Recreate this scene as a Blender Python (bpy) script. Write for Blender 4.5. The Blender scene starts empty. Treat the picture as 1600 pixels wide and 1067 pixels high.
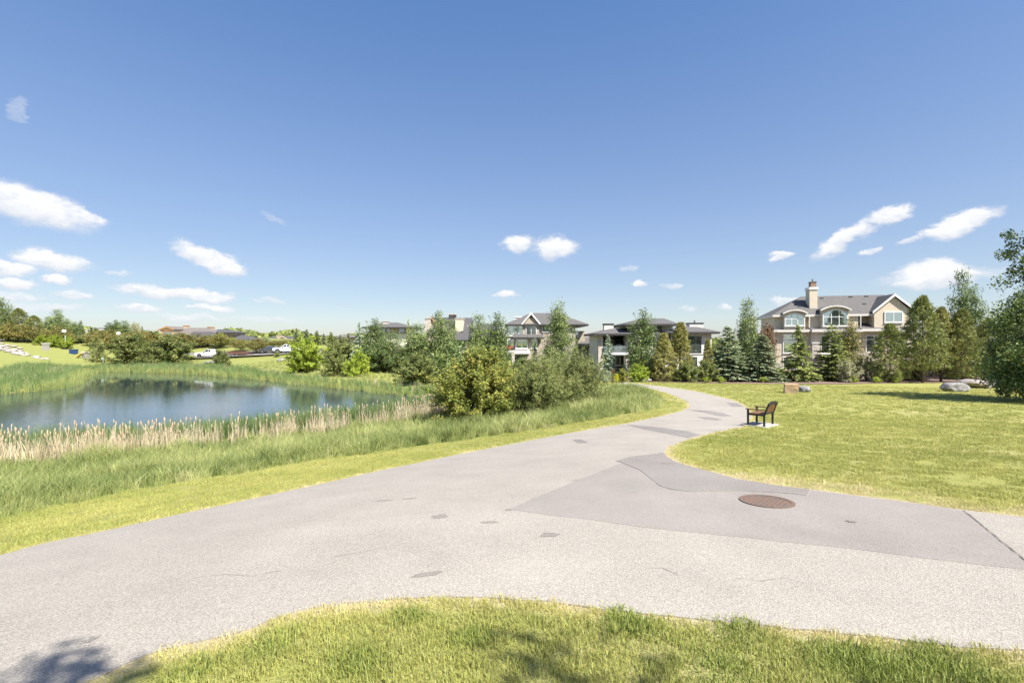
import bpy, bmesh, math, random
import numpy as np
from mathutils import Vector, Matrix, noise
from mathutils.geometry import delaunay_2d_cdt

R = math.radians
S = bpy.context.scene
COL = S.collection

# ------------------------------------------------------------------ camera, sky, sun, exposure
CAMZ, FPX, CU, CV = 5.6, 760.0, 800.0, 533.5
cam_d = bpy.data.cameras.new('camera'); cam = bpy.data.objects.new('camera', cam_d); COL.objects.link(cam)
cam.location = (0, 0, CAMZ); cam.rotation_euler = (R(90), 0, 0)
cam_d.sensor_width = 36.0; cam_d.lens = FPX / 1600.0 * 36.0; cam_d.clip_end = 9000; cam_d.clip_start = 0.05
S.camera = cam
SUN_AZ, SUN_EL = 135.0, 52.0            # azimuth clockwise from +Y (view direction), elevation
sun_dir = Vector((math.sin(R(SUN_AZ)) * math.cos(R(SUN_EL)), math.cos(R(SUN_AZ)) * math.cos(R(SUN_EL)), math.sin(R(SUN_EL))))
sl = bpy.data.lights.new('sun', 'SUN'); sl.energy = 4.6; sl.angle = R(0.53); sl.color = (1.0, 0.955, 0.88)
so = bpy.data.objects.new('sun', sl); COL.objects.link(so)
so.rotation_euler = (-sun_dir).to_track_quat('-Z', 'Y').to_euler(); so.location = (20, -20, 60)
S.view_settings.view_transform = 'Standard'; S.view_settings.look = 'None'
S.view_settings.exposure = 1.2; S.view_settings.gamma = 1.0; S.view_settings.use_curve_mapping = False
S.cycles.max_bounces = 6; S.cycles.diffuse_bounces = 3; S.cycles.glossy_bounces = 3; S.cycles.transmission_bounces = 3; S.cycles.transparent_max_bounces = 8; S.cycles.use_denoising = True
S.cycles.sample_clamp_indirect = 6.0

# clouds in view: photo-direction (u, v), half sizes, tilt (deg, + = rising to the right), strength
CLOUDS = [(38,318,125,26,-13,1),(120,335,45,10,-14,.9),(85,409,66,15,-7,1),(8,416,46,14,-8,1),(90,437,26,9,-2,1),(18,441,44,9,-3,.9),
          (325,403,60,13,-22,1),(355,418,34,13,-10,1),(262,457,84,9,-3,.95),(325,464,48,8,-5,.9),(332,480,36,6,-2,.9),(215,482,38,7,-6,.8),
          (115,462,36,7,-3,.75),(25,462,55,9,-3,.7),(812,382,25,15,8,1),(866,388,34,17,3,1),(793,462,20,6,0,.95),(1003,443,11,6,0,.9),
          (1046,447,19,5,0,.6),(1216,399,22,6,4,.9),(1318,374,58,15,33,1),(1388,337,40,12,8,1),(1505,347,56,15,18,1),(1480,362,42,12,12,1),(1420,379,26,6,10,.7),
          (1360,391,18,5,15,.7),(1468,434,92,15,2,1),(1460,424,62,17,3,1),(1228,469,26,6,6,.7),(1136,478,13,4,0,.8),(1075,480,16,4,0,.5),(985,418,14,4,0,.45),
          (28,172,16,20,-30,.3),(300,497,60,6,-2,.6),(420,470,26,5,-8,.5),(60,480,80,8,0,.55),(410,498,70,4,-4,.45),(185,425,26,4,0,.5),(425,340,22,6,-20,.28)]
W = bpy.data.worlds.new('World'); S.world = W; W.use_nodes = True
nt = W.node_tree; nd = nt.nodes; lk = nt.links
for n in list(nd): nd.remove(n)
def wn(t, **k):
    n = nd.new(t)
    for a, b in k.items(): setattr(n, a, b)
    return n
wout = wn('ShaderNodeOutputWorld'); wbg = wn('ShaderNodeBackground'); wbg.inputs[1].default_value = 0.075
sky = wn('ShaderNodeTexSky', sky_type='NISHITA'); sky.sun_disc = False
sky.sun_elevation = R(SUN_EL); sky.sun_rotation = R(SUN_AZ); sky.altitude = 1100; sky.air_density = 1.0; sky.dust_density = 1.9; sky.ozone_density = 2.5
tc = wn('ShaderNodeTexCoord')
skyg = wn('ShaderNodeHueSaturation'); skyg.inputs['Hue'].default_value = .501; _sz = wn('ShaderNodeSeparateXYZ'); lk.new(tc.outputs['Generated'], _sz.inputs[0]); _sr = wn('ShaderNodeMapRange'); _sr.inputs[1].default_value = 0; _sr.inputs[2].default_value = .6; _sr.inputs[3].default_value = .80; _sr.inputs[4].default_value = 1.15; lk.new(_sz.outputs[2], _sr.inputs[0]); lk.new(_sr.outputs[0], skyg.inputs['Saturation']); lk.new(sky.outputs[0], skyg.inputs['Color']); skyc = skyg.outputs[0]
# the camera's highlight roll-off over the bright sky near the horizon, the same all round
_sc = wn('ShaderNodeSeparateColor'); lk.new(skyc, _sc.inputs[0])
def _wm(op, a, b):
    n = wn('ShaderNodeMath', operation=op)
    for i, x in enumerate((a, b)):
        if isinstance(x, (int, float)): n.inputs[i].default_value = x
        else: lk.new(x, n.inputs[i])
    return n.outputs[0]
_mx = _wm('MAXIMUM', _wm('MAXIMUM', _sc.outputs[0], _sc.outputs[1]), _sc.outputs[2])
_vs = wn('ShaderNodeVectorMath', operation='SCALE'); lk.new(skyc, _vs.inputs[0]); lk.new(_wm('DIVIDE', 2.10, _wm('ADD', _wm('MULTIPLY', _mx, .248), 1.0)), _vs.inputs['Scale']); _tn = wn('ShaderNodeVectorMath', operation='MULTIPLY'); lk.new(_vs.outputs[0], _tn.inputs[0]); _tn.inputs[1].default_value = (1.0, .985, 1.0); skyc = _tn.outputs[0]
CB = 5.9                                 # brightness of a sunlit cloud
sep = wn('ShaderNodeSeparateXYZ'); lk.new(tc.outputs['Generated'], sep.inputs[0])
def wm(op, a, b=None, c=None):
    n = wn('ShaderNodeMath', operation=op)
    for i, x in enumerate((a, b, c)):
        if x is None: continue
        if isinstance(x, (int, float)): n.inputs[i].default_value = x
        else: lk.new(x, n.inputs[i])
    return n.outputs[0]
az = wm('ARCTAN2', sep.outputs[0], sep.outputs[1]); el = wm('ARCSINE', sep.outputs[2])
cmb = wn('ShaderNodeCombineXYZ'); lk.new(az, cmb.inputs[0]); lk.new(el, cmb.inputs[1])
nz = wn('ShaderNodeTexNoise'); nz.inputs['Scale'].default_value = 17; nz.inputs['Detail'].default_value = 9; nz.inputs['Roughness'].default_value = .66
stretch = wn('ShaderNodeMapping'); stretch.inputs['Scale'].default_value = (1, 1, 2.0); lk.new(tc.outputs['Generated'], stretch.inputs[0]); lk.new(stretch.outputs[0], nz.inputs['Vector'])
nsub = wn('ShaderNodeVectorMath', operation='SUBTRACT'); lk.new(nz.outputs['Color'], nsub.inputs[0]); nsub.inputs[1].default_value = (.5, .5, .5)
nmul = wn('ShaderNodeVectorMath', operation='MULTIPLY'); lk.new(nsub.outputs[0], nmul.inputs[0]); nmul.inputs[1].default_value = (.075, .042, 0)
padd = wn('ShaderNodeVectorMath', operation='ADD'); lk.new(cmb.outputs[0], padd.inputs[0]); lk.new(nmul.outputs[0], padd.inputs[1])
rs = random.Random(11)
allc = []
for (u, v, hw, hh, rot, st) in CLOUDS:
    x = (u - CU) / FPX; z = (CV - v) / FPX
    allc.append((math.atan(x), math.atan(z / math.sqrt(1 + x * x)), hw / FPX / (1 + x * x), hh / FPX / math.sqrt(1 + x * x), R(rot), st))
for k in range(16):                        # the same fair-weather clouds go on round the rest of the sky
    a = rs.uniform(0.95, 2 * math.pi - 0.95); a = a if a < math.pi else a - 2 * math.pi
    e = rs.uniform(.05, .34); w_ = rs.uniform(.02, .1)
    allc.append((a, e, w_, w_ * rs.uniform(.2, .35), rs.uniform(-.2, .2), rs.uniform(.6, 1)))
nz2 = wn('ShaderNodeTexNoise'); nz2.inputs['Scale'].default_value = 42; nz2.inputs['Detail'].default_value = 7; nz2.inputs['Roughness'].default_value = .62; lk.new(stretch.outputs[0], nz2.inputs['Vector'])
edge = wm('MULTIPLY_ADD', nz2.outputs[0], 1.5, .28)
cn = wm('ADD', nz2.outputs[0], .55)
def mixsh(f, a, b):
    n = wn('ShaderNodeMixShader'); lk.new(f, n.inputs[0]); lk.new(a, n.inputs[1]); lk.new(b, n.inputs[2]); return n.outputs[0]
CG = bpy.data.node_groups.new('cloud', 'ShaderNodeTree')
for nm, st_ in (('P', 'NodeSocketVector'), ('Centre', 'NodeSocketVector'), ('Turn', 'NodeSocketVector'), ('Size', 'NodeSocketVector'), ('Strength', 'NodeSocketFloat'), ('Dens', 'NodeSocketFloat'), ('Shade', 'NodeSocketFloat')):
    CG.interface.new_socket(nm, in_out='INPUT', socket_type=st_)
for nm in ('Dens', 'Shade'): CG.interface.new_socket(nm, in_out='OUTPUT', socket_type='NodeSocketFloat')
def cloud_group():
    g = CG.nodes; l = CG.links; gi = g.new('NodeGroupInput'); go = g.new('NodeGroupOutput')
    mp = g.new('ShaderNodeMapping'); mp.vector_type = 'TEXTURE'
    for a, b in (('P', 'Vector'), ('Centre', 'Location'), ('Turn', 'Rotation'), ('Size', 'Scale')): l.new(gi.outputs[a], mp.inputs[b])
    ln = g.new('ShaderNodeVectorMath'); ln.operation = 'LENGTH'; l.new(mp.outputs[0], ln.inputs[0])
    mr = g.new('ShaderNodeMapRange'); mr.interpolation_type = 'SMOOTHSTEP'; mr.inputs[1].default_value = 1.10; mr.inputs[2].default_value = .48; mr.inputs[3].default_value = 0
    l.new(gi.outputs['Strength'], mr.inputs[4]); l.new(ln.outputs['Value'], mr.inputs[0])
    mx = g.new('ShaderNodeMath'); mx.operation = 'MAXIMUM'; l.new(mr.outputs[0], mx.inputs[0]); l.new(gi.outputs['Dens'], mx.inputs[1]); l.new(mx.outputs[0], go.inputs['Dens'])
    sy = g.new('ShaderNodeSeparateXYZ'); l.new(mp.outputs[0], sy.inputs[0])               # sunlit tops, greyer flat bases
    mt = g.new('ShaderNodeMapRange'); mt.inputs[1].default_value = -.75; mt.inputs[2].default_value = .25; l.new(sy.outputs[1], mt.inputs[0])
    mu = g.new('ShaderNodeMath'); mu.operation = 'MULTIPLY'; l.new(mr.outputs[0], mu.inputs[0]); l.new(mt.outputs[0], mu.inputs[1])
    m2 = g.new('ShaderNodeMath'); m2.operation = 'MAXIMUM'; l.new(mu.outputs[0], m2.inputs[0]); l.new(gi.outputs['Shade'], m2.inputs[1]); l.new(m2.outputs[0], go.inputs['Shade'])
cloud_group()
def leaf_sky(cl):
    if not cl: return wbg.outputs[0]
    prev = None
    for (a, e, w_, h_, rot, st) in cl:
        n = wn('ShaderNodeGroup'); n.node_tree = CG; lk.new(padd.outputs[0], n.inputs['P'])
        n.inputs['Centre'].default_value = (a, e, 0); n.inputs['Turn'].default_value = (0, 0, rot); n.inputs['Size'].default_value = (w_*1.12, h_*1.2, 1); n.inputs['Strength'].default_value = st
        if prev: lk.new(prev.outputs['Dens'], n.inputs['Dens']); lk.new(prev.outputs['Shade'], n.inputs['Shade'])
        prev = n
    ccol = wn('ShaderNodeMix', data_type='RGBA'); ccol.inputs['A'].default_value = (CB*.72, CB*.765, CB*.85, 1); ccol.inputs['B'].default_value = (CB, CB*1.005, CB*1.02, 1)
    lk.new(wm('MULTIPLY', wm('ADD', prev.outputs['Shade'], .12), cn), ccol.inputs['Factor'])
    d2 = wm('MULTIPLY', prev.outputs['Dens'], edge); d2c = wn('ShaderNodeClamp'); lk.new(d2, d2c.inputs[0]); d2c.inputs[2].default_value = .97
    smix = wn('ShaderNodeMix', data_type='RGBA'); lk.new(d2c.outputs[0], smix.inputs['Factor']); lk.new(skyc, smix.inputs['A']); lk.new(ccol.outputs['Result'], smix.inputs['B'])
    bg = wn('ShaderNodeBackground'); bg.inputs[1].default_value = wbg.inputs[1].default_value; lk.new(smix.outputs['Result'], bg.inputs[0]); return bg.outputs[0]
def sector(lo, hi, cl):
    """the clouds between two azimuths; each half is only worked out where it is looked at"""
    cl = [c for c in cl if c[0]+c[2]*1.35+.04 > lo and c[0]-c[2]*1.35-.04 < hi]
    if len(cl) <= 4 or hi-lo < .06: return leaf_sky(cl)
    mid = sorted(c[0] for c in cl)[len(cl)//2]; mid = min(max(mid, lo+(hi-lo)*.2), hi-(hi-lo)*.2)
    return mixsh(wm('GREATER_THAN', az, mid), sector(lo, mid, cl), sector(mid, hi, cl))
lk.new(skyc, wbg.inputs[0])
band = wm('MULTIPLY', wm('GREATER_THAN', el, .0), wm('LESS_THAN', el, .46))
lk.new(mixsh(band, wbg.outputs[0], sector(-math.pi, math.pi, allc)), wout.inputs[0])

# ------------------------------------------------------------------ helpers
def link(o, parent=None):
    COL.objects.link(o)
    if parent is not None: o.parent = parent
    return o
def tag(o, label=None, cat=None, group=None, kind=None):
    for k, v in (('label', label), ('category', cat), ('group', group), ('kind', kind)):
        if v: o[k] = v
    return o
def empty(name, loc, rz=0):
    o = bpy.data.objects.new(name, None); o.location = loc; o.rotation_euler = (0, 0, rz); o.empty_display_size = .3
    return link(o)
def mesh(name, V, F, m=None, smooth=False, tint=None, tattr='tint'):
    me = bpy.data.meshes.new(name)
    V = np.asarray(V, dtype=np.float64)
    if isinstance(F, np.ndarray):
        n, k = F.shape
        me.vertices.add(len(V)); me.vertices.foreach_set('co', V.astype(np.float32).ravel())
        me.loops.add(n * k); me.loops.foreach_set('vertex_index', F.astype(np.int32).ravel())
        me.polygons.add(n); me.polygons.foreach_set('loop_start', np.arange(0, n * k, k, dtype=np.int32))
        me.update(calc_edges=True)
    else:
        me.from_pydata([tuple(v) for v in V], [], [tuple(f) for f in F]); me.update()
    if tint is not None:
        a = me.attributes.new(tattr, 'FLOAT', 'FACE'); a.data.foreach_set('value', np.asarray(tint, dtype=np.float32))
    if smooth: me.polygons.foreach_set('use_smooth', np.ones(len(me.polygons), dtype=bool))
    if m is not None: me.materials.append(m)
    return me
def obj(name, V, F, m=None, parent=None, smooth=False, tint=None):
    return link(bpy.data.objects.new(name, mesh(name, V, F, m, smooth, tint)), parent)
class MB:
    def __init__(s): s.V = []; s.F = []
    def add(s, V, F):
        b = len(s.V); s.V += [tuple(v) for v in V]; s.F += [tuple(i + b for i in f) for f in F]; return s
    def box(s, x0, x1, y0, y1, z0, z1):
        return s.add([(x0,y0,z0),(x1,y0,z0),(x1,y1,z0),(x0,y1,z0),(x0,y0,z1),(x1,y0,z1),(x1,y1,z1),(x0,y1,z1)],
                     [(0,3,2,1),(4,5,6,7),(0,1,5,4),(1,2,6,5),(2,3,7,6),(3,0,4,7)])
    def prism(s, pts, y0, y1):                      # polygon in x,z (counter-clockwise seen from -Y) extruded along y
        n = len(pts)
        V = [(p[0], y0, p[1]) for p in pts] + [(p[0], y1, p[1]) for p in pts]
        return s.add(V, [tuple(range(n)), tuple(range(2*n-1, n-1, -1))] + [((i+1) % n, i, i+n, (i+1) % n+n) for i in range(n)])
    def tube(s, pts, rad, k=6):
        pts = [Vector(p) for p in pts]; n = len(pts); V = []; F = []
        for i, p in enumerate(pts):
            t = (pts[min(i+1, n-1)] - pts[max(i-1, 0)])
            t = t.normalized() if t.length > 1e-9 else Vector((0, 0, 1))
            a = t.cross(Vector((0, 0, 1)) if abs(t.z) < .9 else Vector((1, 0, 0))).normalized(); b = t.cross(a)
            r = rad[i] if isinstance(rad, (list, tuple)) else rad
            for j in range(k):
                q = 2*math.pi*j/k; V.append(p + a*math.cos(q)*r + b*math.sin(q)*r)
        for i in range(n-1):
            for j in range(k): F.append((i*k+j, i*k+(j+1) % k, (i+1)*k+(j+1) % k, (i+1)*k+j))
        F.append(tuple(range(k-1, -1, -1))); F.append(tuple((n-1)*k+j for j in range(k)))
        return s.add(V, F)
    def cyl(s, c, r, axis, h, k=20):
        c = Vector(c); d = {'x': Vector((1,0,0)), 'y': Vector((0,1,0)), 'z': Vector((0,0,1))}[axis]
        return s.tube([c - d*h/2, c + d*h/2], r, k)
    def build(s, name, m, parent=None, smooth=False): return obj(name, s.V, s.F, m, parent, smooth)

# ------------------------------------------------------------------ materials
def nodes_of(name):
    m = bpy.data.materials.new(name); m.use_nodes = True
    t = m.node_tree; b = t.nodes['Principled BSDF']
    return m, t, b
def plain(name, c1, c2=None, rough=.7, scale=8, bump=0, bscale=60, metal=0, spec=.4, stretch=(1,1,1), detail=5):
    m, t, b = nodes_of(name); c2 = c2 or tuple(x*.82 for x in c1)
    tcn = t.nodes.new('ShaderNodeTexCoord'); mpn = t.nodes.new('ShaderNodeMapping'); mpn.inputs['Scale'].default_value = stretch
    t.links.new(tcn.outputs['Object'], mpn.inputs[0])
    n = t.nodes.new('ShaderNodeTexNoise'); n.inputs['Scale'].default_value = scale; n.inputs['Detail'].default_value = detail
    t.links.new(mpn.outputs[0], n.inputs['Vector'])
    r = t.nodes.new('ShaderNodeValToRGB'); r.color_ramp.elements[0].position = .32; r.color_ramp.elements[1].position = .68
    r.color_ramp.elements[0].color = (*c2, 1); r.color_ramp.elements[1].color = (*c1, 1)
    t.links.new(n.outputs[0], r.inputs[0]); t.links.new(r.outputs[0], b.inputs['Base Color'])
    b.inputs['Roughness'].default_value = rough; b.inputs['Metallic'].default_value = metal; b.inputs['Specular IOR Level'].default_value = spec
    if bump:
        n2 = t.nodes.new('ShaderNodeTexNoise'); n2.inputs['Scale'].default_value = bscale; n2.inputs['Detail'].default_value = 4
        t.links.new(mpn.outputs[0], n2.inputs['Vector'])
        bn = t.nodes.new('ShaderNodeBump'); bn.inputs['Strength'].default_value = bump; bn.inputs['Distance'].default_value = .02
        t.links.new(n2.outputs[0], bn.inputs['Height']); t.links.new(bn.outputs[0], b.inputs['Normal'])
    return m
def leafm(name, c1, c2, c3, trans=.32, rough=.55, inst=False):
    m, t, b = nodes_of(name)
    if not inst: c1, c2, c3 = ([min(.6, x*k_) for x, k_ in zip(c, (1.95, 1.75, 1.45))] for c in (c1, c2, c3))
    a = t.nodes.new('ShaderNodeAttribute'); a.attribute_name = 'tint'
    r = t.nodes.new('ShaderNodeValToRGB'); e = r.color_ramp.elements
    e[0].position = 0; e[0].color = (*c1, 1); e[1].position = 1; e[1].color = (*c3, 1); x = e.new(.5); x.color = (*c2, 1)
    if inst:                                   # a tuft's own colour (how dry it is) shifts its blades
        ia = t.nodes.new('ShaderNodeAttribute'); ia.attribute_type = 'INSTANCER'; ia.attribute_name = 'dry'
        mm = t.nodes.new('ShaderNodeMath'); mm.operation = 'MULTIPLY_ADD'; mm.inputs[1].default_value = .45
        t.links.new(a.outputs['Fac'], mm.inputs[0]); t.links.new(ia.outputs['Fac'], mm.inputs[2]); t.links.new(mm.outputs[0], r.inputs[0])
    else: t.links.new(a.outputs['Fac'], r.inputs[0])
    oi = t.nodes.new('ShaderNodeObjectInfo'); hs = t.nodes.new('ShaderNodeHueSaturation')
    mr = t.nodes.new('ShaderNodeMapRange'); mr.inputs[3].default_value = .88; mr.inputs[4].default_value = 1.14
    t.links.new(oi.outputs['Random'], mr.inputs[0]); t.links.new(mr.outputs[0], hs.inputs['Value']); t.links.new(r.outputs[0], hs.inputs['Color'])
    t.links.new(hs.outputs[0], b.inputs['Base Color']); b.inputs['Roughness'].default_value = rough; b.inputs['Specular IOR Level'].default_value = .35
    tr = t.nodes.new('ShaderNodeBsdfTranslucent'); t.links.new(hs.outputs[0], tr.inputs[0])
    mx = t.nodes.new('ShaderNodeMixShader'); mx.inputs[0].default_value = trans*.68
    t.links.new(b.outputs[0], mx.inputs[1]); t.links.new(tr.outputs[0], mx.inputs[2]); t.links.new(mx.outputs[0], t.nodes['Material Output'].inputs[0])
    return m
M = {}
M['bark'] = plain('bark', (.16,.12,.085), (.08,.06,.045), .9, 14, .5, 40, stretch=(1,1,.25))
M['pale_bark'] = plain('pale_bark', (.42,.40,.33), (.2,.18,.14), .85, 10, .3, 30, stretch=(1,1,.4))
M['spruce'] = leafm('spruce_needles', (.065,.105,.070), (.160,.210,.145), (.310,.370,.265), .12)
M['spruce_green'] = leafm('green_spruce_needles', (.070,.105,.040), (.165,.215,.080), (.320,.350,.140), .15)
M['spruce_blue'] = leafm('blue_spruce_needles', (.090,.140,.115), (.180,.245,.205), (.300,.370,.320), .12)
M['pine'] = leafm('pine_needles', (.055,.080,.032), (.130,.160,.062), (.240,.265,.110), .15)
M['pine_light'] = leafm('light_pine_needles', (.085,.105,.040), (.190,.200,.080), (.310,.310,.140), .2)
M['brown_needles'] = leafm('browned_needles', (.075,.060,.025), (.150,.110,.045), (.240,.170,.085), .15)
M['poplar'] = leafm('poplar_leaves', (.055,.092,.036), (.125,.175,.072), (.240,.300,.150), .35)
M['poplar_dark'] = leafm('dark_poplar_leaves', (.032,.060,.022), (.074,.114,.042), (.190,.245,.110), .3)
M['shrub_dark'] = leafm('dark_shrub_leaves', (.045,.066,.022), (.095,.125,.042), (.190,.215,.085), .3)
M['shrub_bright'] = leafm('bright_shrub_leaves', (.080,.130,.018), (.170,.240,.035), (.290,.350,.070), .38)
M['shrub_yellow'] = leafm('yellow_green_leaves', (.056,.085,.017), (.145,.180,.042), (.270,.245,.080), .35)
M['willow'] = leafm('willow_leaves', (.060,.085,.030), (.130,.165,.062), (.250,.280,.130), .35)
M['silver'] = leafm('silvery_leaves', (.130,.150,.100), (.220,.240,.170), (.330,.340,.260), .25)
M['ornamental'] = leafm('reddish_green_leaves', (.050,.066,.020), (.110,.125,.038), (.190,.135,.058), .3)
M['red_leaf'] = leafm('red_brown_leaves', (.070,.045,.026), (.125,.075,.044), (.180,.115,.065), .25)
M['flower'] = leafm('yellow_flowers', (.30,.28,.02), (.55,.48,.02), (.75,.62,.05), .3)
M['lawn'] = leafm('lawn_blades', (.255,.300,.070), (.490,.462,.150), (.740,.635,.400), .35, .6, True)
M['tall'] = leafm('tall_grass_blades', (.130,.180,.050), (.380,.410,.140), (.640,.590,.340), .35, .6, True)
M['reed'] = leafm('reed_blades', (.110,.175,.060), (.235,.310,.105), (.540,.490,.160), .3, .5, True)
M['straw'] = leafm('dead_reed_blades', (.46,.385,.235), (.62,.535,.365), (.74,.67,.50), .3, .7, True)
M['cattail_head'] = plain('cattail_head', (.62,.50,.36), (.44,.32,.21), .95, 30)

# ------------------------------------------------------------------ terrain height
def ss(t): t = np.clip(t, 0, 1); return t*t*(3-2*t)
_py = np.arange(-400, 4200, .5)
_pd = np.interp(_py, [-400,-30,0,3,6.4,10,16,25,40,55,70,85,110,200,1000,4200], [1.5,1.68,1.8,1.93,2.12,2.42,2.92,3.52,4.22,4.79,5.2,4.95,4.2,3.2,2.4,1.5])
_k = np.exp(-(np.arange(-12, 13)/5.0)**2); _k /= _k.sum()
_pd = np.convolve(np.pad(_pd, 12, mode='edge'), _k, mode='valid')
def water_pt(u, v): Z = FPX*CAMZ/(v-CV); return ((u-CU)/FPX*Z, Z)
POND = [water_pt(*p) for p in [(0,722),(150,712),(300,698),(450,682),(560,668),(640,656),(690,643),(692,634),(668,625),(632,617),(540,608),(446,597),(390,591),(315,584.5),
        (240,582),(170,580.5),(132,583),(122,590),(102,603),(60,611),(0,615),(-120,622),(-420,640),(-760,700),(-500,770)]]
def seg_dist(P, poly, closed=True):
    """signed distance (inside negative) of points (n,2) to a polygon"""
    A = np.asarray(poly, float); B = np.roll(A, -1, 0)
    if not closed: A = A[:-1]; B = B[:-1]
    out = np.empty(len(P))
    for s in range(0, len(P), 20000):
        p = P[s:s+20000, None, :]; ab = (B-A)[None]; ap = p-A[None]
        t = np.clip((ap*ab).sum(2)/np.maximum((ab*ab).sum(2), 1e-12), 0, 1)
        d = np.sqrt(((ap-ab*t[..., None])**2).sum(2)).min(1)
        if closed:
            y = p[..., 1]; cond = ((A[None, :, 1] > y) != (B[None, :, 1] > y))
            with np.errstate(divide='ignore', invalid='ignore'):
                xi = A[None, :, 0]+(y-A[None, :, 1])*(B-A)[None, :, 0]/(B-A)[None, :, 1]
            ins = (cond & (p[..., 0] < xi)).sum(1) % 2 == 1
            d = np.where(ins, -d, d)
        out[s:s+20000] = d
    return out
def wob(x, y): return np.sin(x*.55+1.3)*np.cos(y*.47)+.6*np.sin(x*1.31+y*.9)+.4*np.sin(y*1.9-x*.6)
def pond_s(x, y):
    P = np.stack([x, y], 1); s = seg_dist(P, POND)
    return s+.35*wob(x, y)*np.clip(1-np.abs(s)/8, 0, 1)
def H(x, y, s=None):
    x = np.atleast_1d(np.asarray(x, float)); y = np.atleast_1d(np.asarray(y, float))
    land = CAMZ-np.interp(y, _py, _pd)
    land = land+3.0*ss((-x-10)/40)*ss((y-75)/30)+1.8*ss((-x-60)/50)*ss((y-25)/35)
    land = land+.02*np.sin(x*.8)*np.cos(y*.7)
    if s is None: s = pond_s(x, y)
    bank = np.where(s > 0, .0686*s+.00286*np.minimum(s, 25)**2+.10*np.maximum(s-25, 0)+.03, .35*s+.03); bank = np.maximum(bank, -1.3)
    k = .5; h = np.clip(.5+.5*(bank-land)/k, 0, 1)
    return bank*(1-h)+land*h-k*h*(1-h)
def h1(x, y): return float(H([x], [y])[0])
def G(us, vs):
    """points of the terrain seen at photo pixels"""
    us = np.asarray(us, float); vs = np.asarray(vs, float); dx = (us-CU)/FPX; dz = (CV-vs)/FPX
    lo = np.full(len(us), 1.0); hi = np.full(len(us), np.nan)
    for Y in np.geomspace(1.0, 250, 130):
        below = CAMZ+dz*Y < H(dx*Y, np.full(len(us), Y))
        new = below & np.isnan(hi); hi[new] = Y; lo[np.isnan(hi)] = Y
    hi = np.where(np.isnan(hi), 250, hi)
    for _ in range(22):
        m = (lo+hi)/2; b = CAMZ+dz*m < H(dx*m, m); hi = np.where(b, m, hi); lo = np.where(b, lo, m)
    return np.stack([dx*hi, hi], 1)
def Gl(pts): return [tuple(p) for p in G([p[0] for p in pts], [p[1] for p in pts])]

# outlines read off the ground
LEFT_EDGE = [(-900,1115),(-400,972),(0,869),(75,848),(150,834),(225,816),(319,796),(394,780),(487,760),(587,737),(666,721),(712,711),(775,699),(837,687),(880,679),(931,670),(975,663),
             (1019,654),(1050,647),(1070,641),(1078,636),(1076,629),(1062,621),(1044,614.5),(1019,608),(990,602.5),(965,599.5)]
RIGHT_EDGE = [(975,597.5),(1000,599.5),(1034,604),(1081,610),(1112,617),(1144,625),(1163,634),(1172,642),(1174,653),(1170,662),(1153,668.5),(1131,672),(1106,678),(1081,685),(1059,692),(1043,700),
              (1037,706),(1041,713),(1052,720),(1068,726),(1100,735),(1152,749),(1220,760),(1268,766),(1360,778),(1440,788),(1500,797),(1600,809),(1800,832),(2300,880)]
LOW_EDGE = [(2300,1085),(1800,1038),(1600,1018),(1500,1012),(1420,1004),(1300,990),(1200,977),(1112,971),(1019,961),(925,951),(850,941),(775,934),(707,932),(625,936),(550,943),(499,948),(442,962),
            (394,983),(345,997),(285,1010),(225,1027),(169,1049),(127,1068),(40,1110),(-200,1260),(-500,1500)]
def densify(p, n=3):
    out = []
    for a, b in zip(p[:-1], p[1:]):
        for i in range(n): out.append((a[0]+(b[0]-a[0])*i/n, a[1]+(b[1]-a[1])*i/n))
    return out+[p[-1]]
def chaikin(p, it=2):
    for _ in range(it):
        q = [p[0]]
        for a, b in zip(p[:-1], p[1:]):
            q += [(a[0]*.75+b[0]*.25, a[1]*.75+b[1]*.25), (a[0]*.25+b[0]*.75, a[1]*.25+b[1]*.75)]
        p = q+[p[-1]]
    return p
def ragged(p, amp, seed, close=False):
    """resample a world outline and let it wander like a real asphalt edge"""
    out = []; pts = p+[p[0]] if close else p
    for a, b in zip(pts[:-1], pts[1:]):
        L = math.hypot(b[0]-a[0], b[1]-a[1]); dist = .5*(a[1]+b[1]); n = max(1, min(40, int(L/max(.06, dist*.02))))
        for i in range(n):
            t = i/n; x = a[0]+(b[0]-a[0])*t; y = a[1]+(b[1]-a[1])*t
            nx, ny = -(b[1]-a[1])/max(L, 1e-6), (b[0]-a[0])/max(L, 1e-6)
            w = amp*(noise.noise((x*1.7+seed, y*1.7, 0))+.6*noise.noise((x*6+seed, y*6, 3)))
            out.append((x+nx*w, y+ny*w))
    return out if close else out+[p[-1]]
Lw = ragged(chaikin(Gl(LEFT_EDGE), 2), .035, 1); Rw = ragged(chaikin(Gl(RIGHT_EDGE), 2), .03, 5); Dw = ragged(chaikin(Gl(LOW_EDGE), 2), .035, 9)
PATH = Lw+Rw+Dw
TALL = Gl([(-700,990),(-300,890),(0,812),(78,793),(131,785),(203,768),(281,755),(375,741),(500,718),(587,709),(650,698),(712,690),(775,681),(862,668),(925,658),(987,647),(1028,639),(1041,629),(1031,618),(1003,609),(970,603),(945,602)])
TALL = TALL+[(3, 62), (-12, 56), (-30, 56), (-75, 40), (-75, 12), (-20, 2)]
BED = Gl([(940,594),(985,596),(1050,598),(1150,599.5),(1280,600.5),(1400,599),(1480,598),(1600,599),(1760,600)])+[(75, 72), (40, 72), (10, 72)]
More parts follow.
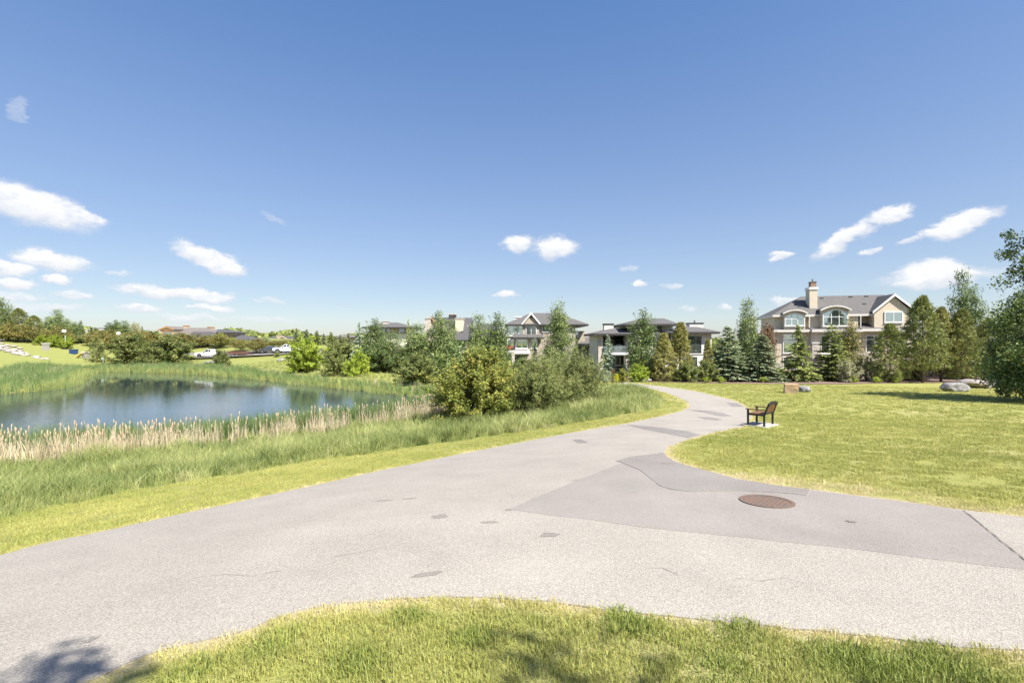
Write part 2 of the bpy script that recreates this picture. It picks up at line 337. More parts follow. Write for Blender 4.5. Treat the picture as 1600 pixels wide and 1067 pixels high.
def sheet(name, poly, dz, m, step=.5, kind=None, parent=None, skirt=0):
    """a thin sheet following the terrain inside a world outline"""
    P = np.array(poly); lo = P.min(0); hi = P.max(0)
    xs = []
    y = max(lo[1], -20)
    while y < hi[1]:
        st = max(step*.35, min(step*3, abs(y)*.05)) if step else 1
        xs += [(x, y) for x in np.arange(lo[0]+st*.3, hi[0], st)]; y += st
    I = np.array(xs).reshape(-1, 2)
    if len(I):
        I = I[seg_dist(I, poly) < -max(.02, step*.12)]
    allp = [Vector(p) for p in poly]+[Vector(p) for p in I]
    n = len(poly)
    vs, es, fs, *_ = delaunay_2d_cdt(allp, [], [list(range(n))], 1, 1e-5)
    A = np.array([tuple(v) for v in vs]); z = H(A[:, 0], A[:, 1])+dz
    V = [(a[0], a[1], q) for a, q in zip(A, z)]
    F = []
    for f in fs:
        a, b, c = (A[i] for i in f[:3]); F.append(tuple(f) if (b[0]-a[0])*(c[1]-a[1])-(b[1]-a[1])*(c[0]-a[0]) > 0 else tuple(reversed(f)))
    if skirt:
        cnt = {}
        for f in F:
            for a, b in zip(f, f[1:]+f[:1]): cnt[(a, b)] = cnt.get((a, b), 0)+1
        for (a, b) in [e for e in cnt if (e[1], e[0]) not in cnt]:
            k_ = len(V); V += [(V[a][0], V[a][1], V[a][2]-skirt), (V[b][0], V[b][1], V[b][2]-skirt)]; F.append((b, a, k_, k_+1))
    o = obj(name, V, F, m, parent, not skirt)
    if kind: o['kind'] = kind
    return o

# ------------------------------------------------------------------ ground
def ground():
    th = np.concatenate([np.linspace(-R(56), R(56), 330), np.linspace(R(56), 2*math.pi-R(56), 90)[1:-1]])
    rr = np.concatenate([[.0001], np.geomspace(.5, 120, 300), np.geomspace(125, 4000, 40)])
    T, Q = np.meshgrid(th, rr); X = (np.sin(T)*Q).ravel(); Y = (np.cos(T)*Q).ravel()
    s = pond_s(X, Y); Z = H(X, Y, s)
    na, nr = len(th), len(rr)
    i = np.arange(nr-1)[:, None]*na+np.arange(na)[None]; j = np.arange(nr-1)[:, None]*na+(np.arange(na)+1)[None] % na
    F = np.stack([i.ravel(), j.ravel(), (j+na).ravel(), (i+na).ravel()], 1)[:, ::-1]
    me = mesh('ground', np.stack([X, Y, Z], 1), np.ascontiguousarray(F), None, True)
    P = np.stack([X, Y], 1); near = Q.ravel() < 140
    dp = np.full(len(X), 99.); dp[near] = seg_dist(P[near], PATH)
    tl = np.full(len(X), 9.); tl[near] = seg_dist(P[near], TALL)
    col = np.empty((len(X), 4)); col[:, 3] = 1
    lawn = np.array([.285, .285, .088]); tall = np.array([.190, .235, .065]); dry = np.array([.47, .39, .24]); mud = np.array([.10, .085, .05]); mead = np.array([.235, .250, .078])
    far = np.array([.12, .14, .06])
    def mixc(a, b, t): return a*(1-t[:, None])+b*t[:, None]
    w1 = .5+.22*wob(X*.6, Y*.6)+.16*wob(X*2.1+4, Y*2.3)
    c = np.tile(lawn, (len(X), 1)); c = mixc(c, dry, np.clip((w1-.62)*.7, 0, .4))
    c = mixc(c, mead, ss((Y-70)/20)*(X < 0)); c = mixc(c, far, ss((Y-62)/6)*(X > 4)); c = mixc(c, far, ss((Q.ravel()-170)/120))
    c = mixc(c, tall, ss((.3-tl)/.6)*(Y < 66)); c = mixc(c, dry, ss((.28-dp)/.3)*.85*(dp > -.5)); c = mixc(c, mud, ss((1.0-s)/1.2))
    col[:, :3] = c
    a = me.attributes.new('soil', 'FLOAT_COLOR', 'POINT'); a.data.foreach_set('color', col.astype(np.float32).ravel())
    m, t, b = nodes_of('ground_soil_and_turf')
    at = t.nodes.new('ShaderNodeAttribute'); at.attribute_name = 'soil'
    tcn = t.nodes.new('ShaderNodeTexCoord')
    def nzn(sc, dt=6):
        n = t.nodes.new('ShaderNodeTexNoise'); n.inputs['Scale'].default_value = sc; n.inputs['Detail'].default_value = dt; t.links.new(tcn.outputs['Object'], n.inputs['Vector']); return n
    n1 = nzn(.55); n2 = nzn(14); n3 = nzn(70)
    r = t.nodes.new('ShaderNodeMapRange'); r.inputs[3].default_value = .84; r.inputs[4].default_value = 1.16; t.links.new(n1.outputs[0], r.inputs[0])
    r2 = t.nodes.new('ShaderNodeMapRange'); r2.inputs[3].default_value = .82; r2.inputs[4].default_value = 1.18; t.links.new(n2.outputs[0], r2.inputs[0])
    mu = t.nodes.new('ShaderNodeMath'); mu.operation = 'MULTIPLY'; t.links.new(r.outputs[0], mu.inputs[0]); t.links.new(r2.outputs[0], mu.inputs[1])
    hs = t.nodes.new('ShaderNodeHueSaturation'); t.links.new(at.outputs['Color'], hs.inputs['Color']); t.links.new(mu.outputs[0], hs.inputs['Value'])
    t.links.new(hs.outputs[0], b.inputs['Base Color']); b.inputs['Roughness'].default_value = .95; b.inputs['Specular IOR Level'].default_value = .1
    bp = t.nodes.new('ShaderNodeBump'); bp.inputs['Strength'].default_value = .7; bp.inputs['Distance'].default_value = .04; t.links.new(n3.outputs[0], bp.inputs['Height']); t.links.new(bp.outputs[0], b.inputs['Normal'])
    me.materials.append(m)
    o = link(bpy.data.objects.new('ground', me)); o['kind'] = 'structure'
ground()

# water
def water():
    m, t, b = nodes_of('pond_water')
    b.inputs['Base Color'].default_value = (.030, .050, .058, 1); b.inputs['Roughness'].default_value = .035; b.inputs['IOR'].default_value = 1.45; b.inputs['Specular IOR Level'].default_value = .8
    tcn = t.nodes.new('ShaderNodeTexCoord'); mp_ = t.nodes.new('ShaderNodeMapping'); mp_.inputs['Scale'].default_value = (.7, 1.5, 1); t.links.new(tcn.outputs['Object'], mp_.inputs[0])
    n = t.nodes.new('ShaderNodeTexNoise'); n.inputs['Scale'].default_value = 2.6; n.inputs['Detail'].default_value = 3; t.links.new(mp_.outputs[0], n.inputs['Vector'])
    # the far shore lies in the lee of its shrubs and is calmer
    n2 = t.nodes.new('ShaderNodeTexNoise'); n2.inputs['Scale'].default_value = .07; t.links.new(tcn.outputs['Object'], n2.inputs['Vector'])
    sp = t.nodes.new('ShaderNodeSeparateXYZ'); t.links.new(tcn.outputs['Object'], sp.inputs[0])
    mr = t.nodes.new('ShaderNodeMapRange'); mr.inputs[1].default_value = 35; mr.inputs[2].default_value = 68; mr.inputs[3].default_value = .20; mr.inputs[4].default_value = .014; t.links.new(sp.outputs[1], mr.inputs[0])
    mm = t.nodes.new('ShaderNodeMath'); mm.operation = 'MULTIPLY'; t.links.new(mr.outputs[0], mm.inputs[0]); t.links.new(n2.outputs[0], mm.inputs[1])
    bp = t.nodes.new('ShaderNodeBump'); bp.inputs['Distance'].default_value = .12; t.links.new(mm.outputs[0], bp.inputs['Strength']); t.links.new(n.outputs[0], bp.inputs['Height']); t.links.new(bp.outputs[0], b.inputs['Normal'])
    c = np.mean(POND, 0); V = []
    for p in POND: d = np.array(p)-c; d = d/np.linalg.norm(d); V.append((p[0]+d[0]*1.2, p[1]+d[1]*1.2, 0.0))
    o = obj('pond_water', V, [tuple(range(len(V)))], m); o['kind'] = 'structure'
water()

# asphalt path with its repairs
def asphalt(name, c1, c2, fine=1.0, bump=.6):
    m, t, b = nodes_of(name)
    tcn = t.nodes.new('ShaderNodeTexCoord')
    v = t.nodes.new('ShaderNodeTexVoronoi'); v.inputs['Scale'].default_value = 120*fine; t.links.new(tcn.outputs['Object'], v.inputs['Vector'])
    n = t.nodes.new('ShaderNodeTexNoise'); n.inputs['Scale'].default_value = 1.1; n.inputs['Detail'].default_value = 7; t.links.new(tcn.outputs['Object'], n.inputs['Vector'])
    n3 = t.nodes.new('ShaderNodeTexNoise'); n3.inputs['Scale'].default_value = 70*fine; n3.inputs['Detail'].default_value = 5; n3.inputs['Roughness'].default_value = .75; t.links.new(tcn.outputs['Object'], n3.inputs['Vector'])
    r = t.nodes.new('ShaderNodeValToRGB'); r.color_ramp.elements[0].color = (*[x*.94 for x in c2], 1); r.color_ramp.elements[1].color = (*c1, 1); r.color_ramp.elements[0].position = .34; r.color_ramp.elements[1].position = .66
    nb = t.nodes.new('ShaderNodeTexNoise'); nb.inputs['Scale'].default_value = .3; nb.inputs['Detail'].default_value = 4; nb.inputs['Distortion'].default_value = 1.2; t.links.new(tcn.outputs['Object'], nb.inputs['Vector'])
    av = t.nodes.new('ShaderNodeMath'); av.operation = 'MULTIPLY_ADD'; av.inputs[1].default_value = .55; t.links.new(n.outputs[0], av.inputs[0])
    a2 = t.nodes.new('ShaderNodeMath'); a2.operation = 'MULTIPLY'; a2.inputs[1].default_value = .45; t.links.new(nb.outputs[0], a2.inputs[0]); t.links.new(a2.outputs[0], av.inputs[2])
    t.links.new(av.outputs[0], r.inputs[0])
    sepc = t.nodes.new('ShaderNodeSeparateColor'); t.links.new(v.outputs['Color'], sepc.inputs[0])
    mr = t.nodes.new('ShaderNodeMapRange'); mr.inputs[3].default_value = .74; mr.inputs[4].default_value = 1.24; t.links.new(sepc.outputs[0], mr.inputs[0])
    mr2 = t.nodes.new('ShaderNodeMapRange'); mr2.inputs[1].default_value = .28; mr2.inputs[2].default_value = .72; mr2.inputs[3].default_value = .75; mr2.inputs[4].default_value = 1.23; t.links.new(n3.outputs[0], mr2.inputs[0])
    mu = t.nodes.new('ShaderNodeMath'); mu.operation = 'MULTIPLY'; t.links.new(mr.outputs[0], mu.inputs[0]); t.links.new(mr2.outputs[0], mu.inputs[1])
    hs = t.nodes.new('ShaderNodeHueSaturation'); t.links.new(r.outputs[0], hs.inputs['Color']); t.links.new(mu.outputs[0], hs.inputs['Value']); t.links.new(hs.outputs[0], b.inputs['Base Color'])
    b.inputs['Roughness'].default_value = .9; b.inputs['Specular IOR Level'].default_value = .25
    ad = t.nodes.new('ShaderNodeMath'); ad.operation = 'ADD'; t.links.new(v.outputs['Distance'], ad.inputs[0]); t.links.new(n3.outputs[0], ad.inputs[1])
    bp = t.nodes.new('ShaderNodeBump'); bp.inputs['Strength'].default_value = bump; bp.inputs['Distance'].default_value = .006; t.links.new(ad.outputs[0], bp.inputs['Height']); t.links.new(bp.outputs[0], b.inputs['Normal'])
    return m
M['asphalt'] = asphalt('weathered_asphalt', (.350,.318,.276), (.306,.277,.240))
M['patch'] = asphalt('patched_asphalt', (.290,.262,.236), (.246,.222,.200), 1.5, .35)
M['patch_dark'] = asphalt('newer_patched_asphalt', (.255,.231,.210), (.215,.195,.178), 1.5, .35)
M['strip'] = asphalt('repair_strip_asphalt', (.235,.216,.200), (.190,.174,.162), 1.6, .35)
M['stain'] = asphalt('worn_dark_asphalt', (.285,.258,.228), (.225,.203,.180), 1.2, .9)
M['crack'] = plain('crack_filler', (.13,.115,.10), (.25,.225,.195), .9, 20)
PZ = .012
path = sheet('path', PATH, PZ, M['asphalt'], .5, 'structure', None, .05)
patchA = [(797,797),(831,780.5),(865,767),(900,752),(937,738),(966,726),(972,724.5),(1000,736),(1016,749),(1031,761),(1050,766.5),(1081,770),(1128,769),(1159,768.5),(1225,772),(1262,776),(1268,767.5),
          (1360,779),(1440,789),(1497,798),(1508,801),(1540,828),(1572,854),(1600,877),(1640,904),(1600,891),(1540,885),(1440,873),(1340,860),(1260,852),(1180,843),(1100,835),(1040,829),(981,822),(925,813.5),(862,806.5)]
patchB = [(963,720.8),(987,714),(1019,710.5),(1035.5,708),(1041,713.6),(1052,720.6),(1068,726.6),(1100,735.6),(1152,749.6),(1220,760.6),(1266,766.4),(1260,775.5),(1225,771.5),(1159,768),(1128,768.5),(1081,769.5),(1050,766),
          (1031,760.5),(1016,748.5),(1000,735.5),(972,724)]
sheet('asphalt_patch', ragged(Gl(patchA), .012, 21, True), PZ+.003, M['patch'], .4, None, path, .012)
sheet('asphalt_patch', ragged(Gl(patchB), .012, 22, True), PZ+.006, M['patch_dark'], .4, None, path, .012)
for i, p in enumerate([[(978,663.5),(994,665),(1037,669),(1075,674.5),(1095,680.5),(1075,684.5),(1037,677),(1003,670.5)],
          [(1079,641),(1100,641.5),(1130,645.5),(1145,650.5),(1128,651),(1100,645)], [(1090,652),(1108,652),(1128,655.5),(1122,657),(1100,655)],
          [(1135,629.5),(1150,629.5),(1163,635.5),(1144,635.5)], [(894,687),(908,686.5),(919,692),(903,693)]]):
    sheet('asphalt_repair', ragged(Gl(p), .02, 30+i, True), PZ+.003, M['strip'], .4, None, path, .01)
for i, (u, v, a, bb, an) in enumerate([(688,808,.10,.045,.6),(858,837,.09,.03,.1),(765,817,.09,.02,0),(665,899,.13,.018,.35),(795,798,.05,.025,0),(600,783,.12,.018,.1),(640,780,.07,.02,0),(1044,725,.13,.03,.0),
                                      (1330,817,.05,.02,.3),(905,751,.1,.012,.1),(144,1001,.03,.02,0),(990,770,.07,.012,.3)]):
    c = G([u], [v])[0]
    pl = []
    for q in np.linspace(0, 2*math.pi, 27)[:-1]:
        w = 1+.75*noise.noise((i*3.7+math.cos(q)*1.6, math.sin(q)*1.6, 1))+.35*noise.noise((i*5+math.cos(q)*5, math.sin(q)*5, 7)); x, y = a*math.cos(q)*w, bb*2*math.sin(q)*w
        pl.append((c[0]+x*math.cos(an)-y*math.sin(an), c[1]+x*math.sin(an)+y*math.cos(an)))
    sheet('worn_spot', pl, PZ+.003 if i not in (7, 8, 12) else PZ+.009, M['stain'], .3, None, path)
def ribbon(name, pts, w, dz, m, parent, seed=0):
    P = []
    for a, b in zip(pts[:-1], pts[1:]):
        n = max(1, int(math.hypot(b[0]-a[0], b[1]-a[1])/.05))
        P += [(a[0]+(b[0]-a[0])*i/n, a[1]+(b[1]-a[1])*i/n) for i in range(n)]
    P.append(pts[-1]); V = []
    A = np.array(P); A = A+np.array([[.012*noise.noise((p[0]*7+seed, p[1]*7, 0)), .012*noise.noise((p[0]*7, p[1]*7+seed, 5))] for p in P])
    T = np.gradient(A, axis=0); T /= np.maximum(np.linalg.norm(T, axis=1)[:, None], 1e-9); N = np.stack([-T[:, 1], T[:, 0]], 1)
    ww = np.array([w*(.35+1.1*abs(noise.noise((p[0]*5, p[1]*5, 9+seed)))) for p in P])[:, None]
    L = A+N*ww; Q = A-N*ww
    zl = H(L[:, 0], L[:, 1])+dz; zq = H(Q[:, 0], Q[:, 1])+dz
    n = len(P); V = [(*l, z) for l, z in zip(L, zl)]+[(*q, z) for q, z in zip(Q, zq)]
    return obj(name, V, [(i, n+i, n+i+1, i+1) for i in range(n-1)], m, parent)
ribbon('asphalt_crack', Gl([(1506,799),(1540,827),(1572,853),(1600,876),(1650,912)]), .013, PZ+.010, M['crack'], path)
ribbon('asphalt_crack', Gl([(972,724),(1000,735.8),(1016,748.8),(1031,760.8),(1050,766.3),(1081,769.8)]), .003, PZ+.0095, M['crack'], path, 2)
for i, pts in enumerate(([(596,785),(625,781),(648,779),(668,782)], [(520,872),(556,866),(598,858),(612,861)], [(905,752),(880,748),(860,751),(842,747)], [(300,905),(352,899),(396,902),(440,893)],
                         [(1150,905),(1188,910),(1230,905),(1262,915)], [(760,742),(790,738),(812,741)], [(990,880),(1010,890),(1034,889),(1060,900)])):
    ribbon('hairline_crack', Gl(pts), .0035, PZ+.004, M['stain'], path, 10+i)

# planting bed, bench pad, dry soil by the far shrubs
M['mulch'] = plain('bark_mulch', (.27,.185,.145), (.13,.085,.065), .95, 9, 1.0, 30)
sheet('planting_bed', ragged(BED, .12, 3, True), .05, M['mulch'], 1.2, 'structure')
M['concrete'] = plain('concrete', (.44,.41,.37), (.36,.335,.30), .85, 6, .2, 60)

# ------------------------------------------------------------------ manhole
M['iron'] = plain('rusty_cast_iron', (.215,.125,.085), (.15,.125,.105), .75, 7, .5, 50, .25)
def manhole():
    c = G([1198], [785])[0]; z = h1(*c)+PZ+.008
    slope = (h1(c[0], c[1]+.4)-h1(c[0], c[1]-.4))/.8
    o = empty('manhole_cover', (c[0], c[1], z)); sx_ = (h1(c[0]+.4, c[1])-h1(c[0]-.4, c[1]))/.8; o.rotation_euler = Vector((-sx_, -slope, 1)).to_track_quat('Z', 'Y').to_euler(); tag(o, 'round rusty cast iron manhole cover set in the darker asphalt patch', 'manhole cover')
    def ring(r0, r1, z0, z1, k=48):
        V = []; F = []
        for i in range(k):
            q = 2*math.pi*i/k
            for r, zz in ((r0, z0), (r0, z1), (r1, z1), (r1, z0)): V.append((r*math.cos(q), r*math.sin(q), zz))
        for i in range(k):
            j = (i+1) % k
            for a in range(4): b = (a+1) % 4; F.append((i*4+a, j*4+a, j*4+b, i*4+b))
        return V, F
    obj('frame_ring', *ring(.285, .335, -.05, .007), M['iron'], o)
    lid = MB().cyl((0, 0, -.017), .279, 'z', .04, 48).build('lid', M['iron'], o)
    mb = MB()
    for i in range(-6, 7):
        for j in range(-6, 7):
            x, y = i*.041, j*.041
            if math.hypot(x, y) < .262 and (i+j) % 2 == 0: mb.box(x-.011, x+.011, y-.011, y+.011, .0, .006)
    g = mb.build('raised_studs', M['iron'], lid); g['kind'] = 'stuff'
manhole()

# ------------------------------------------------------------------ bench
M['bench_metal'] = plain('black_bench_frame', (.022,.024,.024), (.016,.018,.018), .45, 20, .1)
M['bench_wood'] = plain('bench_slat_wood', (.21,.105,.048), (.13,.066,.032), .6, 6, .25, 30, stretch=(1,8,8))
def bench():
    c = G([1191], [665])[0]; W2 = .47
    wd = Vector((.72, .69, 0)).normalized(); rz = math.atan2(wd.y, wd.x)   # local x along the bench, local y = to the front
    z0 = h1(*c)+PZ+.03
    cr, sr = math.cos(rz), math.sin(rz)
    def Lp(x, y): return (c[0]+x*cr-y*sr, c[1]+x*sr+y*cr)
    pad = MB().box(-.56, .56, -.36, .48, -.14, 0).build('concrete_pad', M['concrete']); pad.location = (c[0], c[1], z0); pad.rotation_euler = (0, 0, rz); pad['kind'] = 'structure'
    o = empty('park_bench', (c[0], c[1], z0), rz); o.scale = (.88, .84, .92); tag(o, 'park bench with brown slats and black frame on a concrete pad by the path', 'bench')
    k = M['bench_metal']; w = M['bench_wood']; t = .034
    for s in (-1, 1):
        x = s*W2
        MB().box(x-t, x+t, .36, .36+2*t, 0, .60).build('leg', k, o)
        MB().box(x-t, x+t, -.28, -.28+2*t, 0, .43).build('leg', k, o)
        mb = MB(); a = Vector((x, -.245, .42)); b = Vector((x, -.40, .84))
        mb.add([(x-t,-.28,.40),(x+t,-.28,.40),(x+t,-.212,.40),(x-t,-.212,.40),(x-t,-.43,.80),(x+t,-.43,.80),(x+t,-.37,.80),(x-t,-.37,.80)], [(0,3,2,1),(4,5,6,7),(0,1,5,4),(1,2,6,5),(2,3,7,6),(3,0,4,7)]).build('back_post', k, o)
        MB().box(x-t*.8, x+t*.8, -.212, .36, .385, .43).build('side_rail', k, o)
        MB().box(x-.05, x+.05, -.33, .48, .60, .632).build('armrest', w, o)
    MB().box(-W2+t, W2-t, .365, .405, .37, .425).build('front_rail', k, o)
    for i in range(5): MB().box(-W2+.002, W2-.002, -.19+i*.118, -.19+i*.118+.1, .432, .458).build('seat_slat', w, o)
    def by(z): return -.246-(z-.42)*.39
    top = MB(); n = 12                                   # arched top rail
    for i in range(n):
        x0, x1 = -W2-t+(2*W2+2*t)*i/n, -W2-t+(2*W2+2*t)*(i+1)/n
        def zt(x): return .86+.075*math.cos(x/(W2+t)*math.pi/2)
        y = by(.84)
        top.add([(x0,y-.035,zt(x0)-.085),(x1,y-.035,zt(x1)-.085),(x1,y+.035,zt(x1)-.085),(x0,y+.035,zt(x0)-.085),(x0,y-.045,zt(x0)),(x1,y-.045,zt(x1)),(x1,y+.025,zt(x1)),(x0,y+.025,zt(x0))],
                [(0,3,2,1),(4,5,6,7),(0,1,5,4),(1,2,6,5),(2,3,7,6),(3,0,4,7)])
    top.build('top_rail', k, o)
    z = .47; y = by(z); MB().box(-W2+t, W2-t, y-.025, y+.025, z-.03, z+.03).build('lower_back_rail', k, o)
    m = 8
    for i in range(m):
        x0 = -W2+t+.008+(2*W2-2*t)*i/m; x1 = x0+(2*W2-2*t)/m-.014; zz = .84
        ya, yb = by(.50), by(zz)
        MB().add([(x0,ya-.012,.498),(x1,ya-.012,.498),(x1,ya+.012,.498),(x0,ya+.012,.498),(x0,yb-.012,zz),(x1,yb-.012,zz),(x1,yb+.012,zz),(x0,yb+.012,zz)],
                 [(0,3,2,1),(4,5,6,7),(0,1,5,4),(1,2,6,5),(2,3,7,6),(3,0,4,7)]).build('back_slat', w, o)
bench()

# ------------------------------------------------------------------ rocks
M['granite'] = plain('grey_granite', (.31,.30,.29), (.13,.125,.125), .9, 3.2, 1.0, 7)
M['rust_rock'] = plain('grey_rock_with_rusty_stains', (.32,.305,.29), (.20,.15,.115), .9, 2.6, 1.0, 7)
M['sandstone'] = plain('orange_sandstone', (.48,.30,.14), (.40,.31,.22), .9, 3, .4, 20)
M['pale_rock'] = plain('pale_limestone', (.40,.365,.325), (.25,.225,.20), .9, 3, .4, 10)
def rock(u, v, wpx, hpx, dep, m, seed, label=None, name='boulder', Z=None, parent=None, sink=.12, group=None):
    c = G([u], [v])[0] if Z is None else np.array([(u-CU)/FPX*Z, Z]); k = c[1]/FPX
    bm = bmesh.new(); bmesh.ops.create_icosphere(bm, subdivisions=3, radius=1)
    rnd = random.Random(seed)
    planes = [(Vector((rnd.gauss(0, 1), rnd.gauss(0, 1), rnd.gauss(0, .8))).normalized(), rnd.uniform(.62, .92)) for _ in range(9)]
    for vt in bm.verts:
        p = vt.co.copy()
        for n_, d in planes:
            e = p.dot(n_)-d
            if e > 0: p -= n_*e*.85
        p *= 1+.14*noise.noise(p*1.6+Vector((seed*3.1, 0, 0)))+.05*noise.noise(p*5+Vector((0, seed, 0)))
        p *= 1+.05*noise.noise(p*9+Vector((seed, seed, 0))); vt.co = Vector((p.x*wpx*k*.56, p.y*dep*.55, p.z*hpx*k*.62))
    me = bpy.data.meshes.new(name); bm.to_mesh(me); bm.free(); me.materials.append(m)
    o = link(bpy.data.objects.new(name, me), parent); o.location = (c[0], c[1]+dep*.3, h1(*c)+hpx*k*(.5-sink)); o.rotation_euler = (0, 0, rnd.uniform(-.3, .3))
    if label: tag(o, label, 'boulder', group)
    return o
rock(1500, 612, 34, 15, 1.6, M['granite'], 3, 'grey rounded boulder nearest the leafy tree shadow, left of the pair')
rock(1534, 606.5, 48, 15, 1.8, M['rust_rock'], 8, 'long pale grey boulder with rusty patches beside the leafy tree')
rock(1562, 606.5, 24, 13, 1.5, M['granite'], 12, 'small grey boulder half hidden behind the leafy tree branches')
rock(1259, 613, 18, 11, 1.0, M['granite'], 5, 'grey boulder right behind the orange sandstone block on the lawn')
rock(1012, 596.5, 14, 6, .9, M['granite'], 16, 'flat grey boulder on the lawn edge where the path leaves')
rock(1003, 597, 9, 5, .8, M['granite'], 18, 'small dark grey rock left of the flat boulder by the path')
c = G([1241], [615])[0]; k = c[1]/FPX
bm = bmesh.new(); bmesh.ops.create_cube(bm, size=1)
bmesh.ops.subdivide_edges(bm, edges=bm.edges[:], cuts=5, use_grid_fill=True)
for vt in bm.verts:
    p = vt.co; d = max(0, p.length-.72); p *= 1-.22*d
    p += Vector((noise.noise(p*3), noise.noise(p*3+Vector((9, 0, 0))), noise.noise(p*3+Vector((0, 9, 0)))))*.035
    p.x += p.z*.06
    vt.co = Vector((p.x*19*k, p.y*.95, p.z*15*k))
me = bpy.data.meshes.new('sandstone_block'); bm.to_mesh(me); bm.free(); me.materials.append(M['sandstone'])
o = link(bpy.data.objects.new('sandstone_block', me)); o.location = (c[0], c[1]+.45, h1(*c)+6.6*k); o.rotation_euler = (0, 0, R(-24)); tag(o, 'squared orange sandstone block standing alone on the lawn', 'stone block')

# ------------------------------------------------------------------ foliage generators (numpy)
rng = np.random.default_rng(7)
def unit(v): return v/np.maximum(np.linalg.norm(v, axis=-1, keepdims=True), 1e-9)
def quads(C, A, B):
    """rhombic leaf faces: centre C, half-length vectors A, half-width vectors B"""
    n = len(C); V = np.stack([C-A, C+B-.15*A, C+A, C-B-.15*A], 1).reshape(-1, 3)
    return V, np.arange(n*4).reshape(-1, 4)
def leaves(C, size, out, asp=.55, updroop=0.0, spread=.9):
    n = len(C)
    N = unit(out*.55+np.array([0, 0, .5])+rng.normal(size=(n, 3))*spread)
    A = unit(np.cross(N, rng.normal(size=(n, 3)))); A[:, 2] += updroop; A = unit(A); B = unit(np.cross(N, A))
    s = size*rng.uniform(.7, 1.35, n)[:, None]
    return quads(C, A*s*.5, B*s*.5*asp)
def lump(th, t, ph, amp):
    return 1+amp*(np.sin(2*th+ph+4*t)*.5+np.sin(3*th-ph*2+9*t)*.4+np.sin(5*th+ph*3-13*t)*.35)
def tree_mesh(Hh, Rr, base, shape, nclump, per, leaf, seed, crad=.16, trunk_r=.13, lean=.0, amp=.25, asp=.55, limbs=16, stems=1, inner=.45, top=1.0, bare=0):
    """broadleaf: returns (woody mesh data, foliage mesh data)"""
    global rng
    rng = np.random.default_rng(seed)
    t = rng.random(nclump*3); w = shape(t); keep = rng.random(nclump*3) < (w/w.max())**1.3; t = t[keep][:nclump]
    n = len(t); th = rng.random(n)*2*np.pi
    rad = Rr*shape(t)*lump(th, t, seed*1.7, amp)*np.sqrt(rng.uniform(inner**2, 1, n))
    C = np.stack([np.cos(th)*rad+lean*t*Hh, np.sin(th)*rad, base+t*(Hh*top-base)], 1)
    C += rng.normal(size=C.shape)*Rr*.05
    cr = Rr*crad*rng.uniform(.6, 1.4, n)
    idx = np.repeat(np.arange(n), per)
    off = rng.normal(size=(len(idx), 3))*np.array([1, 1, .75]); off = unit(off)*np.cbrt(rng.random(len(idx)))[:, None]
    P = C[idx]+off*cr[idx][:, None]*1.3
    out = unit(P-np.array([0, 0, base+.45*(Hh-base)])); out = unit(out+off*.6)
    V, F = leaves(P, leaf, out, asp)
    ct = rng.normal(.45, .17, n)
    tint = np.clip(ct[idx]+rng.normal(0, .22, len(idx)), 0, 1)
    mb = MB()
    r = random.Random(seed)
    for s in range(stems):
        a = 2*math.pi*s/max(stems, 1)+r.random(); sp = 0 if stems == 1 else Rr*.55
        pts = []; rads = []
        for i in range(7):
            q = i/6; pts.append((math.cos(a)*sp*q+lean*q*Hh+r.uniform(-1, 1)*trunk_r*.5*(i > 0), math.sin(a)*sp*q+r.uniform(-1, 1)*trunk_r*.5*(i > 0), q*Hh*(.93 if stems == 1 else .72)-.15*(i == 0)))
            rads.append(max(.012, trunk_r*(1-.9*q)*(1.25 if i == 0 else 1)))
        mb.tube(pts, rads, 6)
    for i in r.sample(range(n), min(limbs, n)):
        c_ = Vector(C[i]); zz = max(base*.7, c_.z-Rr*r.uniform(.35, .8)); zz = min(zz, Hh*.85)
        q = zz/Hh; p0 = Vector((lean*q*Hh, 0, zz)); mid = p0.lerp(c_, .5)+Vector((0, 0, -.08*Rr))
        mb.tube([p0, mid, c_], [max(.012, trunk_r*(1-q)*.5), max(.01, trunk_r*(1-q)*.3), .006], 5)
    for i in range(bare):                      # leafless shoots standing out of the top
        a = r.uniform(0, 6.28); b0 = Vector((lean*Hh+math.cos(a)*Rr*.15, math.sin(a)*Rr*.15, Hh*.78)); e = b0+Vector((math.cos(a)*Rr*.35, math.sin(a)*Rr*.35, Hh*r.uniform(.16, .26)))
        mb.tube([b0, b0.lerp(e, .5)+Vector((0, 0, .1)), e], [.035, .025, .01], 5)
    return (mb.V, mb.F), (V, F, tint)
